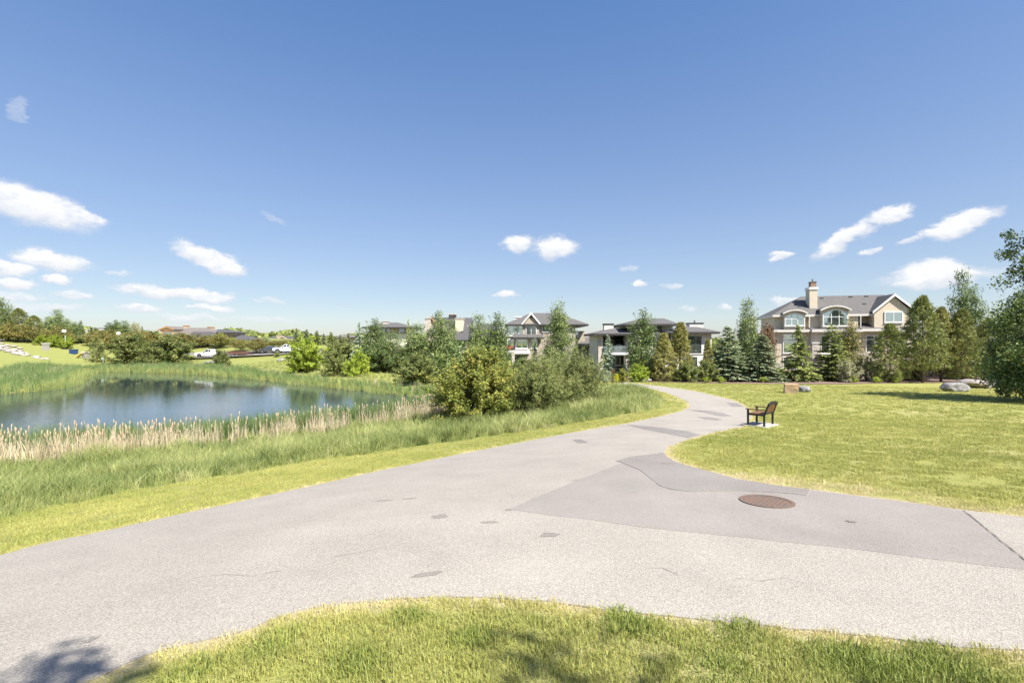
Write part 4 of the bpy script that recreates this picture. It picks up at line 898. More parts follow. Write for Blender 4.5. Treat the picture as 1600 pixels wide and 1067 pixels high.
def house_modern():
    h = House('house', 'modern pale house with low hipped roofs and a covered deck', 75, 900, 450, 140, 1175)
    lt, dk, rf = M['stucco_light'], M['dark_trim'], M['roof']
    # left pavilion with covered deck
    h.box('stone_pillar', 186, 226, 386, None, 0, .8, M['stone']); h.box('stone_pillar', 416, 492, 390, None, 0, 1.4, M['stone'])
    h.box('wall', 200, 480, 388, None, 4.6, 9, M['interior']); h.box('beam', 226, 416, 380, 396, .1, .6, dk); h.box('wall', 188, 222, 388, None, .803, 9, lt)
    h.box('deck', 224, 640, 536, 556, -.35, 4.597, M['white_trim']); h.window(330, 412, 430, 530, 4.595, 2, 1, dk, M['glass_dark'])
    r = h.box('deck_railing', 228, 470, 478, 481, -.3, -.24, dk)
    for i in range(6): h.box('glass_panel', 229+i*40, 267+i*40, 483, 532, -.28, -.26, M['railglass'], r)
    g = h.box('barbecue', 336, 400, 486, 535.5, .7, 1.4, M['steel']); h.prism('barbecue_lid', [(338,485),(345,472),(368,467),(391,472),(398,485)], .7, 1.4, M['steel'], g)
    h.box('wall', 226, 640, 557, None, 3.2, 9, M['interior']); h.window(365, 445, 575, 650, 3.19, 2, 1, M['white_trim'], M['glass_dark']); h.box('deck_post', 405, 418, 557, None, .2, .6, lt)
    h.hip('roof', 140, 500, 380, 290, 420, 336, -.9, 9.5, rf, dk, .3)
    # middle block
    h.box('wall', 493, 735, 306, None, 1.0, 11, lt); h.box('wall', 735.5, 835, 308, 372, 1.6, 11, lt)
    h.hip('roof', 396, 850, 300, 560, 735, 253, -.6, 12, rf, dk, .3)
    for c_ in (606, 645, 722): h.box('dark_mullion', c_-7, c_+7, 310, 402, .82, .997, dk)
    h.window(614, 638, 318, 360, 1.0, 1, 1, dk, M['glass'], .05); h.window(655, 714, 318, 358, 1.0, 1, 1, dk, M['glass'], .05); h.window(655, 714, 408, 500, 1.0, 2, 1, M['white_trim'], M['glass'], .06); h.window(560, 630, 408, 500, 1.0, 2, 1, M['white_trim'], M['glass'], .06)
    b = h.box('roof_box', 735, 858, 282, 316, 5, 9, M['white_trim']); h.box('roof_box_cap', 728, 866, 274, 281.7, 4.8, 9.2, M['dark_trim'], b)
    for c_ in (800, 830): MB().cyl((h.x(c_), 6, h.z(262)), .16, 'z', .9, 10).build('vent_pipe', M['dark_trim'], b)
    # right wing
    h.box('wall', 736, 1090, 368, None, 0, 10, lt); h.box('wall', 1090.5, 1160, 378, None, 1.4, 10, lt); h.box('dark_post', 770, 786, 372, 446, -.2, -.003, dk)
    h.hip('roof', 730, 1180, 366, 870, 1010, 322, -.9, 11, rf, dk, .3)
    h.window(927, 1040, 408, 534, 0, 2, 2, dk, M['glass'], .06, [0, .26, 1]); h.window(960, 1006, 578, 640, 0, 1, 1, dk, M['glass'], .05); h.window(805, 880, 408, 534, 0, 1, 1, dk, M['glass'], .06)
    h.box('stone_band', 737, 1091, 541, 552, -.12, -.003, M['white_trim'])
    h.chimney(236, 312, 306, 360, 4, 5.2, M['stucco_light'], dk, .2); h.chimney(946, 1060, 298, 350, 5, 6.6, M['stucco_light'], dk, .18, 1)
house_modern()

def house_gabled():
    h = House('house', 'taupe house with a white trimmed front gable and a glazed corner bay', 85, 660, 440, 690, 1460)
    tp, wt, rf = M['stucco_taupe'], M['white_trim'], M['roof']
    h.box('wall', 700, 1275, 356, None, 0, 12, tp); h.box('wall', 1276, 1366, 410, None, 1.5, 12, tp); h.box('wall', 1290, 1452, 540, None, .2, 1.49, M['stucco_taupe'])
    h.hip('roof', 686, 1380, 356, 900, 1120, 262, -.7, 13, rf, M['dark_trim'], .28)
    h.hip('roof', 1282, 1470, 535, 1330, 1400, 462, -.6, 8, rf, M['dark_trim'], .28)
    h.prism('gable_wall', [(832,380),(832,352),(905,272),(975,352),(975,380)], -.35, 5, tp); h.gable_front('gable_roof', (905, 257), (822, 356), (984, 352), -.35, 6, rf, wt, .36)
    h.prism('gable_king_post', [(898,290),(905,268),(912,290),(908,310),(902,310)], -.44, -.353, M['dark_trim'])
    h.box('gable_wall', 835, 972, 380.5, 462, -.35, -.003, tp)
    h.window(716, 846, 370, 448, -.003, 3, 1, wt, M['glass'], .1); h.window(866, 945, 366, 450, -.352, 2, 1, wt, M['glass_dark'], .12, name='door'); h.window(1003, 1052, 366, 416, -.003, 2, 1, wt, M['glass'], .08)
    x0, x1 = h.x(752), h.x(1005); z0, z1 = h.z(466), h.z(438)
    r = obj('skirt_roof', [(x0,-2.4,z0),(x1,-2.4,z0),(x1,-.36,z1),(x0,-.36,z1),(x0,-2.4,z0-.12),(x1,-2.4,z0-.12),(x1,-.36,z0-.12),(x0,-.36,z0-.12)], [(0,1,2,3),(4,7,6,5),(0,4,5,1),(1,5,6,2),(2,6,7,3),(3,7,4,0)], rf, h.o)
    MB().box(x0-.02, x1+.02, -2.5, -2.403, z0-.3, z0+.03).build('fascia', M['dark_trim'], r)
    h.box('balcony_rail', 862, 960, 424, 428, -.95, -.9, M['dark_trim'])
    h.box('wall', 770, 960, 472, None, -1.6, -.353, tp)
    h.window(784, 868, 484, 552, -1.603, 2, 1, wt, M['glass'], .12); h.window(712, 762, 484, 548, -.003, 2, 1, wt, M['glass'], .1); h.window(905, 950, 486, 552, -1.603, 1, 1, wt, M['glass'], .1)
    h.box('deck', 700, 890, 572, 598, -3, -1.61, wt); h.box('stone_pillar', 744, 768, 575, None, -3.3, -3.01, M['stone']); h.window(782, 850, 612, 650, -1.603, 2, 1, wt, M['glass'], .1)
    h.window(1288, 1306, 420, 450, 1.497, 1, 1, wt, M['glass'], .08); h.window(1110, 1180, 480, 550, -.003, 2, 1, wt, M['glass'], .08)
    h.chimney(766, 824, 300, 350, 3.5, 5, M['stucco_light'], M['white_trim'], .2)
    t = empty('flower_pot', (h.X0+h.x(726), h.Z-2.4, h.zb+h.z(572))); tag(t, 'pot of red flowers on the deck of the taupe house', 'flower pot')
    MB().tube([(0,0,.003),(0,0,.35)], [.16, .24], 10).build('pot', M['brick'], t)
    P = np.random.default_rng(3).normal(size=(160, 3))*np.array([.28, .28, .16])+np.array([0, 0, .55]); V, F = leaves(P, .13, unit(P)); M['redflower'] = leafm('red_petals', (.30,.02,.02), (.5,.04,.04), (.55,.12,.1)); obj('flowers', V, F, M['redflower'], t, False, np.random.default_rng(4).random(160))
house_gabled()

def house_steep():
    h = House('house', 'house with a big steep dark roof behind the poplars', 100, 520, 440, 770, 1440)
    rf = M['roof_dark']
    h.box('wall', 790, 1120, 470, None, 0, 12, M['stucco']); h.box('wall', 1120.5, 1430, 450, None, 2, 12, M['stucco_taupe'])
    x0, x1, ze, zr = h.x(775), h.x(1128), h.z(486), h.z(298, 6)
    r = obj('roof', [(x0,-1,ze),(x1,-1,ze),(x1,13,ze),(x0,13,ze),(x0+.6,6,zr),(h.x(1165, 6),6,zr-.1)], [(0,1,5,4),(1,2,5),(2,3,4,5),(3,0,4),(3,2,1,0)], rf, h.o)
    MB().box(x0, x1, -1.1, -1.003, ze-.3, ze+.02).build('fascia', M['dark_trim'], r)
    h.hip('roof', 1130, 1445, 462, 1200, 1340, 352, 1, 13, rf, M['dark_trim'], .3)
    h.prism('gable_wall', [(784,500),(784,380),(832,312),(884,380),(884,500)], -1.4, 3, M['stucco']); h.gable_front('gable_roof', (832, 292), (770, 382), (896, 382), -1.4, 8, rf, M['wood_trim'], .5)
    h.window(806, 862, 390, 440, -1.403, 2, 1, M['white_trim'], M['glass'], .1); h.window(1045, 1100, 497, 545, -.003, 2, 1, M['white_trim'], M['glass_dark'], .1)
    h.chimney(766, 808, 310, 420, -3.2, -2, M['stone'], M['stone'], .2); h.chimney(966, 1024, 276, 400, 5.6, 7, M['dark_trim'], M['stone'], .2); h.chimney(1020, 1084, 312, 385, 1.6, 4.5, M['stucco'], M['stone'], .2)
    MB().box(h.x(1065), h.x(1080), 1.2, 1.6, h.z(424), h.z(412)).build('roof_vent', M['dark_trim'], h.o)
house_steep()

def house_hip():
    h = House('house', 'house with a shallow grey hip roof and stub chimney above the shrubs', 115, 520, 440, 255, 670)
    h.box('wall', 300, 610, 384, None, 0, 10, M['stucco_light']); h.box('dark_wall', 405, 612, 386, 432, -.12, -.003, M['stucco_taupe'])
    h.hip('roof', 255, 672, 380, 420, 540, 341, -1.4, 12, M['roof'], M['dark_trim'], .3)
    for a, b in ((412, 440), (450, 478), (552, 600)): h.window(a, b, 392, 428, -.122, 1, 1, M['dark_trim'], M['glass_dark'], .06)
    h.chimney(416, 458, 334, 372, 3, 4.5, M['stone'], M['stone'], .15)
house_hip()
def house_far():
    h = House('house', 'timber gabled chalet with a broad brown roof, far left', 170, 240, 440, 40, 490)
    h.box('wall', 58, 160, 392, None, 0, 14, M['tan_wall']); h.box('wall', 160.5, 480, 446, None, 1, 14, M['tan_wall'])
    h.prism('gable_wall', [(58,391.5),(110,380),(160,391.5)], 0, 8, M['tan_wall']); h.gable_front('gable_roof', (112, 371), (36, 402), (170, 396), 0, 12, M['roof_brown'], M['wood_trim'], .6)
    h.hip('roof', 150, 494, 452, 180, 470, 385, -1, 16, M['roof_brown'], M['dark_trim'], .3)
    h.window(76, 112, 420, 445, -.003, 2, 1, M['wood_trim'], M['glass'], .1); h.window(120, 150, 420, 445, -.003, 1, 1, M['wood_trim'], M['glass'], .1)
    h.box('timber_beam', 50, 168, 404, 409, -.2, -.003, M['wood_trim'])
    h.chimney(247, 270, 372, 400, 7, 9, M['tan_wall'], M['wood_trim'], .3); h.chimney(456, 480, 384, 412, 7, 9, M['tan_wall'], M['wood_trim'], .3)
    for c_ in (342, 355): MB().box(h.x(c_)-.3, h.x(c_)+.3, 7.6, 8.2, h.z(392), h.z(371)).build('vent', M['dark_trim'], h.o)
    g = House('house', 'long house with dark slate coloured low roofs behind the white pickup', 160, 240, 440, 285, 815)
    g.box('wall', 310, 800, 480, None, 0, 12, M['stucco_light']); g.box('wall', 505, 640, 424, 452, 3, 9, M['stucco_taupe'])
    g.hip('roof', 285, 560, 470, 330, 480, 416, -1, 13, M['roof_dark'], M['dark_trim'], .35); g.hip('roof', 540, 820, 486, 600, 740, 444, -1.2, 13.2, M['roof_dark'], M['dark_trim'], .35)
    g.hip('roof', 488, 655, 422, 530, 610, 398, 2, 10, M['roof_dark'], M['dark_trim'], .3)
    for a, b in ((440, 470), (478, 520), (600, 640), (660, 690)): g.window(a, b, 474+10, 500, -.003, 2, 1, M['white_trim'], M['glass_dark'], .1)
    k = House('house', 'tan gabled house beyond the street at the far end', 200, 240, 440, 940, 1160)
    k.box('wall', 955, 1140, 478, None, 0, 10, M['tan_wall']); k.hip('roof', 938, 1060, 480, 985, 1030, 458, -1, 11, M['roof_dark'], M['dark_trim'], .3)
    k.prism('gable_wall', [(1045,520),(1045,480),(1085,460),(1140,488),(1140,520)], -1.2, 3, M['tan_wall']); k.gable_front('gable_roof', (1085, 452), (1034, 482), (1155, 494), -1.2, 8, M['roof_dark'], M['tan_wall'], .5)
    k.window(1062, 1080, 490, 505, -1.203, 1, 1, M['white_trim'], M['glass_dark'], .12); k.window(1088, 1108, 490, 505, -1.203, 1, 1, M['white_trim'], M['glass_dark'], .12)
    k.chimney(1024, 1050, 452, 480, 2, 4, M['tan_wall'], M['tan_wall'], .3)
    q = House('house', 'white gabled house with grey roof peeping over the left tree line', 185, 130, 490, 40, 340, 10.667)
    q.box('wall', 60, 330, 290, None, 0, 9, M['stucco_light']); q.hip('roof', 85, 345, 262, 110, 320, 236, -1, 10, M['roof'], M['white_trim'], .3)
    q.prism('gable_wall', [(55,345),(55,305),(85,270),(128,305),(128,345)], -1.3, 3, M['stucco_light']); q.gable_front('gable_roof', (86, 262), (44, 312), (136, 312), -1.3, 6, M['roof'], M['white_trim'], .5)
    q.window(70, 105, 312, 335, -1.303, 2, 1, M['white_trim'], M['glass'], .1)
    w = House('house', 'low dark brown roofed house behind the row of small spruces', 150, 430, 490, 690, 960, 7.619)
    w.box('wall', 700, 950, 275, None, 0, 9, M['stucco_taupe']); w.hip('roof', 688, 965, 280, 800, 880, 252, -1, 10, M['roof_brown'], M['dark_trim'], .3)
    w.window(705, 735, 290, 310, -.003, 1, 1, M['dark_trim'], M['glass_dark'], .1)
house_far()

# ------------------------------------------------------------------ street and vehicles across the pond
M['white_paint'] = plain('white_car_paint', (.78,.78,.77), (.76,.76,.75), .25, 2, 0, 60, 0, .6)
M['grey_paint'] = plain('dark_grey_car_paint', (.10,.10,.11), (.09,.09,.1), .3, 2, 0, 60, .3, .6)
M['tyre'] = plain('tyre_rubber', (.02,.02,.02), (.03,.03,.03), .9)
M['rim'] = plain('wheel_rim', (.45,.45,.46), (.35,.35,.36), .35, 6, 0, 60, .8)
M['lamp'] = plain('lamp_lens', (.7,.7,.68), (.6,.6,.58), .15)
M['red_lamp'] = plain('tail_lamp_lens', (.35,.02,.02), (.25,.015,.015), .2)
M['rust'] = plain('rusty_brown_steel', (.17,.075,.045), (.10,.045,.03), .8, 5, .2)
st_poly = [(-78, 104.2), (-40, 103.8), (-40, 111.5), (-78, 112)]
M['street'] = asphalt('street_asphalt', (.20,.19,.185), (.16,.152,.148))
sheet('street', st_poly, .05, M['street'], 2, 'structure')
kerb = sheet('kerb', [(-78, 103.5), (-40, 103.1), (-40, 103.5), (-78, 103.9)], .14, M['concrete'], 1, 'structure')
def wheel(par, x, y, r, w):
    t = MB().cyl((x, y, r), r, 'y', w, 22).build('wheel', M['tyre'], par); MB().cyl((x, y, r), r*.6, 'y', w+.03, 14).build('rim', M['rim'], t)
def pickup(loc, rz, label):
    o = empty('pickup_truck', loc, rz); tag(o, label, 'pickup truck'); w = M['white_paint']; hw = .97
    body = MB()                                            # nose to -x, bed to +x; wheel arches left open as dark cutouts
    def arch(cx, r=.52, n=8): return [(cx+r*math.cos(a), .42+r*math.sin(a)*.95) for a in np.linspace(math.pi, 0, n)]
    prof = [(-2.9, .50), (-2.42, .45)]+arch(-1.88)+[(-1.34, .42), (1.34, .42)]+arch(1.88)+[(2.42, .50), (2.88, .55), (2.9, 1.18), (.62, 1.18), (.62, 1.20), (-1.25, 1.20), (-2.55, 1.13), (-2.88, 1.0)]
    body.prism(prof, -hw, hw); b = body.build('body', w, o)
    cab = MB(); zb, zt = 1.203, 1.86
    P = [(-1.22, .93, zb), (.60, .93, zb), (.52, .78, zt), (-.48, .78, zt)]
    V = [(x, -y, z) for x, y, z in P]+[(x, y, z) for x, y, z in P]; cab.add(V, [(0,1,2,3),(7,6,5,4),(0,4,5,1),(1,5,6,2),(2,6,7,3),(3,7,4,0)]); cb = cab.build('cab', w, o)
    for s in (-1, 1):
        def side(x, z, d=.012): q = (z-zb)/(zt-zb); return (x, s*(.93-.15*q+d), z)
        for x0, x1, x2, x3 in ((-.98, -.02, -.02, -.44), (.06, .52, .46, .06)):
            f = [side(x0, 1.27), side(x1, 1.27), side(x2, 1.76), side(x3, 1.76)]; g = [(x, y-s*.02, z) for x, y, z in f]
            obj('side_window', f+g, [(0,1,2,3) if s < 0 else (3,2,1,0),(4,7,6,5) if s < 0 else (5,6,7,4),(0,4,5,1),(1,5,6,2),(2,6,7,3),(3,7,4,0)], M['glass_dark'], cb)
        MB().box(-.06, -.03, s*hw-.01 if s > 0 else s*hw-.012, s*hw+.012 if s > 0 else s*hw+.01, .55, 1.15).build('door_gap', M['dark_trim'], b)
        MB().box(-.30, -.12, min(s*hw, s*(hw+.03)), max(s*hw, s*(hw+.03)), .98, 1.03).build('door_handle', M['dark_trim'], b)
        MB().box(-.86, -.72, min(s*.95, s*1.17), max(s*.95, s*1.17), 1.24, 1.42).build('mirror', M['dark_trim'], o)
        MB().box(-2.93, -2.78, min(s*.55, s*.9), max(s*.55, s*.9), .80, .98).build('headlight', M['lamp'], b)
        MB().box(2.88, 2.93, min(s*.8, s*.95), max(s*.8, s*.95), .75, 1.1).build('tail_light', M['red_lamp'], b)
        wheel(o, -1.88, s*.83, .40, .26); wheel(o, 1.88, s*.83, .40, .26)
    f = [(-1.20,-.84,1.24),(-1.20,.84,1.24),(-.53,.72,1.82),(-.53,-.72,1.82)]; g = [(x-.03, y, z+.02) for x, y, z in f]; obj('windscreen', f+g, [(3,2,1,0),(4,5,6,7),(0,1,5,4),(1,2,6,5),(2,3,7,6),(3,0,4,7)], M['glass_dark'], cb)
    MB().box(.75, 2.78, -.80, .80, 1.183, 1.189).build('bed_floor', M['dark_trim'], b)
    for s in (-1, 1): MB().box(.63, 2.89, min(s*.82, s*.968), max(s*.82, s*.968), 1.192, 1.25).build('bed_rail', w, b)
    MB().box(-2.99, -2.87, -.85, .85, .50, .68).build('front_bumper', M['steel'], o); MB().box(2.90, 3.02, -.85, .85, .52, .70).build('rear_bumper', M['steel'], o); MB().box(-2.91, -2.86, -.52, .52, .78, .98).build('grille', M['dark_trim'], b)
def onst(u, Y): X = (u-CU)/FPX*Y; return (X, Y, h1(X, Y)+.055)
pickup(onst(329, 105.6), R(1), 'white pickup truck parked side-on, seen between the round shrubs across the pond')
pickup(onst(450, 106.2), R(6), 'white pickup truck partly hidden behind the bright green bush')
def trailer():
    o = empty('flatbed_trailer', onst(371, 105.4), R(-2)); tag(o, 'low rusty brown slatted trailer parked behind the white pickup', 'trailer'); r = M['rust']
    MB().box(-2.3, 2.3, -.95, .95, .50, .60).build('deck', r, o)
    for s in (-1, 1):
        for z in (.70, .88, 1.06): MB().box(-2.3, 2.3, s*.95-.03, s*.95+.03, z, z+.12).build('side_slat', r, o)
        for x in (-2.25, -1.1, 0, 1.1, 2.25): MB().box(x-.035, x+.035, s*1.02-.03, s*1.02+.03, .45, 1.2).build('stake', r, o)
        for x in (-.42, .42): wheel(o, x, s*.8, .33, .2)
    MB().tube([(2.3, .6, .5), (3.7, 0, .48)], .05, 6).build('drawbar', r, o); MB().tube([(2.3, -.6, .5), (3.7, 0, .48)], .05, 6).build('drawbar', r, o)
    MB().box(3.5, 3.58, -.04, .04, -.0, .5).build('jack_stand', r, o)
trailer()
def car():
    o = empty('parked_car', onst(422, 107.5), R(4)); tag(o, 'dark grey car parked left of the half hidden pickup', 'car'); w = M['grey_paint']
    def arch(cx, r=.40, n=7): return [(cx+r*math.cos(a), .32+r*math.sin(a)) for a in np.linspace(math.pi, 0, n)]
    MB().prism([(-2.1, .35)]+arch(-1.3)+arch(1.3)+[(2.1, .40), (2.12, .9), (1.7, 1.0), (-1.0, 1.0), (-2.0, .85)], -.88, .88).build('body', w, o)
    P = [(-1.05, .84, 1.003), (1.72, .84, 1.003), (1.25, .66, 1.5), (-.35, .66, 1.5)]; V = [(x, -y, z) for x, y, z in P]+P
    cb = obj('cabin', V, [(0,1,2,3),(7,6,5,4),(0,4,5,1),(1,5,6,2),(2,6,7,3),(3,7,4,0)], w, o)
    for s in (-1, 1):
        for a0, a1, a2, a3 in ((-.75, .22, .22, -.32), (.30, 1.4, 1.15, .30)):
            def side(x, z): return (x, s*(.84-.18*(z-1.003)/.497+.012), z)
            f = [side(a0, 1.06), side(a1, 1.06), side(a2, 1.43), side(a3, 1.43)]; g = [(x, y-s*.02, z) for x, y, z in f]
            obj('side_window', f+g, [(0,1,2,3),(4,7,6,5),(0,4,5,1),(1,5,6,2),(2,6,7,3),(3,7,4,0)], M['glass_dark'], cb)
        wheel(o, -1.3, s*.78, .33, .2); wheel(o, 1.3, s*.78, .33, .2)
        MB().box(-2.08, -1.94, min(s*.5, s*.82), max(s*.5, s*.82), .66, .80).build('headlight', M['lamp'], o); MB().box(2.06, 2.14, min(s*.5, s*.8), max(s*.5, s*.8), .7, .86).build('tail_light', M['red_lamp'], o)
car()
# small street furniture on the far hill
M['pillar_stone'] = plain('grey_pillar_stone', (.40,.37,.34), (.26,.24,.22), .9, 4, .5, 12)
M['yellow_plastic'] = plain('yellow_plastic', (.62,.50,.18), (.55,.44,.15), .4)
M['blue_plastic'] = plain('blue_plastic', (.03,.07,.22), (.025,.06,.18), .5)
M['white_plastic'] = plain('white_board', (.58,.58,.57), (.52,.52,.51), .4)
M['green_metal'] = plain('pale_green_metal', (.42,.52,.47), (.36,.45,.41), .5)
def onhill(u, Y): X = (u-CU)/FPX*Y; return (X, Y, h1(X, Y))
for u, Y, lab in ((71.5, 103, 'squat grey stone pillar with pale cap standing before the left tree line'), (134, 101, 'grey stone pillar with pale cap beside the yellow slide')):
    o = empty('stone_pillar', onhill(u, Y)); tag(o, lab, 'pillar', 'stone entry pillars'); MB().box(-.42, .42, -.42, .42, -.2, 1.25).build('shaft', M['pillar_stone'], o); MB().box(-.52, .52, -.52, .52, 1.253, 1.42).build('cap', M['trim'], o)
    MB().box(-.5, .5, -.5, .5, -.2, .22).build('plinth', M['pillar_stone'], o)
o = empty('playground_slide', onhill(125.5, 100.5)); tag(o, 'yellow plastic slide on the grass hill', 'slide')
MB().prism([(-1.0, .06), (-.9, 0), (.45, 1.02), (.75, 1.02), (.75, 1.10), (.40, 1.10)], -.30, .30).build('chute', M['yellow_plastic'], o)
for s in (-1, 1):
    MB().prism([(-1.0, .06), (.42, 1.10), (.42, 1.28), (-1.0, .22)], s*.33-.028, s*.33+.028).build('side_lip', M['yellow_plastic'], o)
    MB().tube([(.95, s*.28, 0), (.70, s*.28, 1.1)], .03, 6).build('leg', M['steel'], o)
for i in range(4): MB().tube([(.93-.05*i, -.28, .2+.24*i), (.93-.05*i, .28, .2+.24*i)], .022, 6).build('rung', M['steel'], o)
o = empty('storage_bin', onhill(115, 103.5)); tag(o, 'dark blue plastic bin by the yellow slide', 'bin'); MB().add([(-.55,-.4,0),(.55,-.4,0),(.55,.4,0),(-.55,.4,0),(-.62,-.45,.85),(.62,-.45,.85),(.62,.45,.85),(-.62,.45,.85)], [(0,3,2,1),(4,5,6,7),(0,1,5,4),(1,2,6,5),(2,3,7,6),(3,0,4,7)]).build('tub', M['blue_plastic'], o); MB().box(-.67, .67, -.5, .5, .853, .93).build('lid', M['blue_plastic'], o)
for u, Y, v, lab in ((100, 106, 517, 'white basketball backboard on a pole before the left tree line'), (185, 108, 520.5, 'white fan-shaped basketball backboard above the round dark shrubs')):
    x, y, z = onhill(u, Y); top = CAMZ-(v-CV)/FPX*Y-z
    o = empty('basketball_hoop', (x, y, z), R(20)); tag(o, lab, 'basketball hoop')
    MB().tube([(0, .5, -.1), (0, .5, top-.6), (0, .04, top-.05)], .07, 8).build('pole', M['white_plastic'], o)
    pts = [(-.42, -.50), (.42, -.50)]+[(.62*math.cos(a), -.02+.48*math.sin(a)) for a in np.linspace(-.2, math.pi+.2, 11)]; bd = MB().prism(pts, -.03, .03).build('backboard', M['white_plastic'], o); bd.location = (0, 0, top); bd.scale = (.68, 1, .68)
    rr = MB(); rr.tube([(.23*math.cos(a), -.30+.23*math.sin(a), top-.33) for a in np.linspace(0, 2*math.pi, 17)], .015, 5); rr.build('rim', M['rust'], o)
    MB().box(-.4, .4, .2, .8, -.05, .2).build('base', M['dark_trim'], o)
o = empty('marker_post', onhill(161, 98)); tag(o, 'thin pale green post with a small sign on the far bank', 'sign post')
MB().tube([(0, 0, -.1), (0, 0, 1.5)], .05, 6).build('post', M['green_metal'], o); MB().box(-.28, .28, -.085, -.055, .95, 1.55).build('sign_plate', M['green_metal'], o)
# pale riprap chute on the left bank
rr_ = random.Random(5)
ch = [(-14, 541, 30), (0, 541, 30), (14, 545, 24), (25, 550, 16), (34, 554, 10), (43, 556, 5), (52, 558.5, 5), (60, 560, 5), (68, 561.5, 4)]
n_r = 0
for i, (u, v, w) in enumerate(ch):
    for j in range(max(2, int(w*.42))):
        uu = u+rr_.uniform(-7, 7); vv = v+rr_.uniform(-.5, .5)*w*.62
        o = rock(uu, min(vv, 563), rr_.uniform(5, 11), rr_.uniform(2, 3.4), rr_.uniform(.8, 1.6), M['pale_rock'], 100+n_r, None, 'chute_stone', sink=.12); n_r += 1
        tag(o, 'pale flat stone in the rocky drainage chute on the left bank', 'stone', 'stones of the drainage chute')
rock(325, 553.5, 18, 5, 2.5, M['granite'], 61, 'low grey rock in the grass below the side-on white pickup', Z=98)
rock(438, 560, 12, 5, 2.0, M['granite'], 62, 'low grey rock left of the bright green bush', Z=96)

# ------------------------------------------------------------------ trees and shrubs
def gz(u, v): return float(G([u], [v])[0][1])
P_ = plant
# beside house on the right
P_('spruce_a', 1137, 60, 508, 66, M['spruce'], 'dense dark blue-green spruce left of the slim poplar, beside the bed', 'spruce')
P_('poplar_a', 1168, 64, 464, 40, M['poplar'], 'slim tall poplar rising behind two spruces left of the beige house', 'tree', name='poplar_tree')
P_('spruce_a', 1192, 59, 521, 62, M['spruce'], 'broad blue-green spruce at the left corner of the beige house', 'spruce')
P_('round_a', 1197, 63, 512, 24, M['red_leaf'], 'small red-leaved tree top behind the spruce by the beige house', 'tree')
P_('spruce_c', 1247, 59, 506, 60, M['spruce_green'], 'open layered green spruce before the left windows of the beige house', 'spruce')
P_('spruce_b', 1300, 60, 505, 62, M['spruce_green'], 'wide green spruce below the larger arched window', 'spruce')
P_('poplar_b', 1326, 63, 500, 40, M['ornamental'], 'brown-tinged tree at the right of the wide spruce', 'tree')
P_('shrub_c', 1326, 57.5, 557, 42, M['silver'], 'silvery grey shrub at the foot of the wide spruce', 'shrub', name='silver_shrub')
P_('shrub_c', 1352, 61, 551, 30, M['silver'], 'slim silvery shrub between the wide spruce and the dark pine', 'shrub', name='silver_shrub')
P_('pine_a', 1391, 58, 508, 58, M['pine'], 'short dark rounded pine leftmost in the pine row', 'pine')
P_('pine_b', 1441, 57, 466, 62, M['pine'], 'tallest pine with a bare lower trunk right of the beige house gable', 'pine')
P_('pine_b', 1470, 59, 483, 54, M['pine_light'], 'yellowish pine in the middle of the pine row', 'pine')
P_('pine_a', 1503, 58, 486, 58, M['pine'], 'dark pine with a thick trunk behind the boulders', 'pine')
P_('pine_a', 1545, 62, 500, 60, M['pine'], 'rightmost dark pine behind the leafy tree', 'pine')
P_('poplar_a', 1502, 68, 418, 38, M['poplar_dark'], 'tall columnar poplar rising above the pine row', 'tree', name='poplar_tree')
P_('poplar_b', 1524, 65, 446, 34, M['poplar_dark'], 'shorter poplar between the columnar poplar and the leafy tree', 'tree', name='poplar_tree')
P_('spruce_a', 1487, 64, 566, 24, M['spruce_blue'], 'small blue spruce seen between the pine trunks', 'spruce')
P_('shrub_a', 1420, 61, 572, 40, M['shrub_dark'], 'dark low shrub under the tallest pine', 'shrub')
P_('shrub_a', 1270, 62, 580, 40, M['shrub_dark'], 'dark low shrub between the open spruce and wide spruce', 'shrub')
P_('shrub_b', 1218, 62, 576, 34, M['shrub_bright'], 'light green low shrub between the corner spruce and open spruce', 'shrub')
P_('shrub_b', 1375, 62, 566, 34, M['shrub_dark'], 'dark shrub behind the leftmost pine of the row', 'shrub')
for u, w, lab in ((1103, 13, 'tiny lime green shrub in the bed left of the poplar, first of the row'), (1127, 17, 'small lime green shrub in front of the dense spruce'), (1193, 13, 'small lime green shrub before the corner spruce'),
                  (1334, 17, 'small lime green shrub below the silvery shrub'), (1370, 18, 'small lime green shrub left of the dark rounded pine'), (1399, 18, 'small lime green shrub under the dark rounded pine')):
    P_('low_a', u, 56.6, 588.5, w, M['shrub_bright'], lab, 'shrub', 'lime shrubs along the bed', name='lime_shrub')
# beside the modern house
P_('spruce_c', 950, 66, 522, 36, M['spruce_blue'], 'small pale blue spruce before the covered deck', 'spruce')
P_('poplar_b', 1003, 64, 485, 50, M['poplar_dark'], 'upright poplar in front of the modern house', 'tree', name='poplar_tree')
P_('pine_c', 1037, 60, 522, 42, M['pine_light'], 'shorter yellow-green conifer of the pair before the modern house', 'pine', name='conifer')
P_('pine_c', 1063, 61, 506, 48, M['pine_light'], 'taller yellow-green conifer of the pair before the modern house', 'pine', name='conifer')
P_('pine_c', 1106, 64, 531, 24, M['pine_light'], 'slim small conifer below the right eave of the modern house', 'pine', name='conifer')
P_('shrub_a', 997, 59, 569, 40, M['shrub_bright'], 'bright green shrub at the foot of the upright poplar', 'shrub')
P_('shrub_b', 1020, 61, 561, 30, M['shrub_dark'], 'dark shrub left of the yellow-green conifers', 'shrub')
P_('shrub_b', 1073, 58.5, 566, 46, M['shrub_dark'], 'dark spreading shrub under the taller yellow-green conifer', 'shrub')
P_('shrub_a', 1104, 59, 564, 48, M['shrub_dark'], 'dark spreading shrub left of the dense spruce', 'shrub')
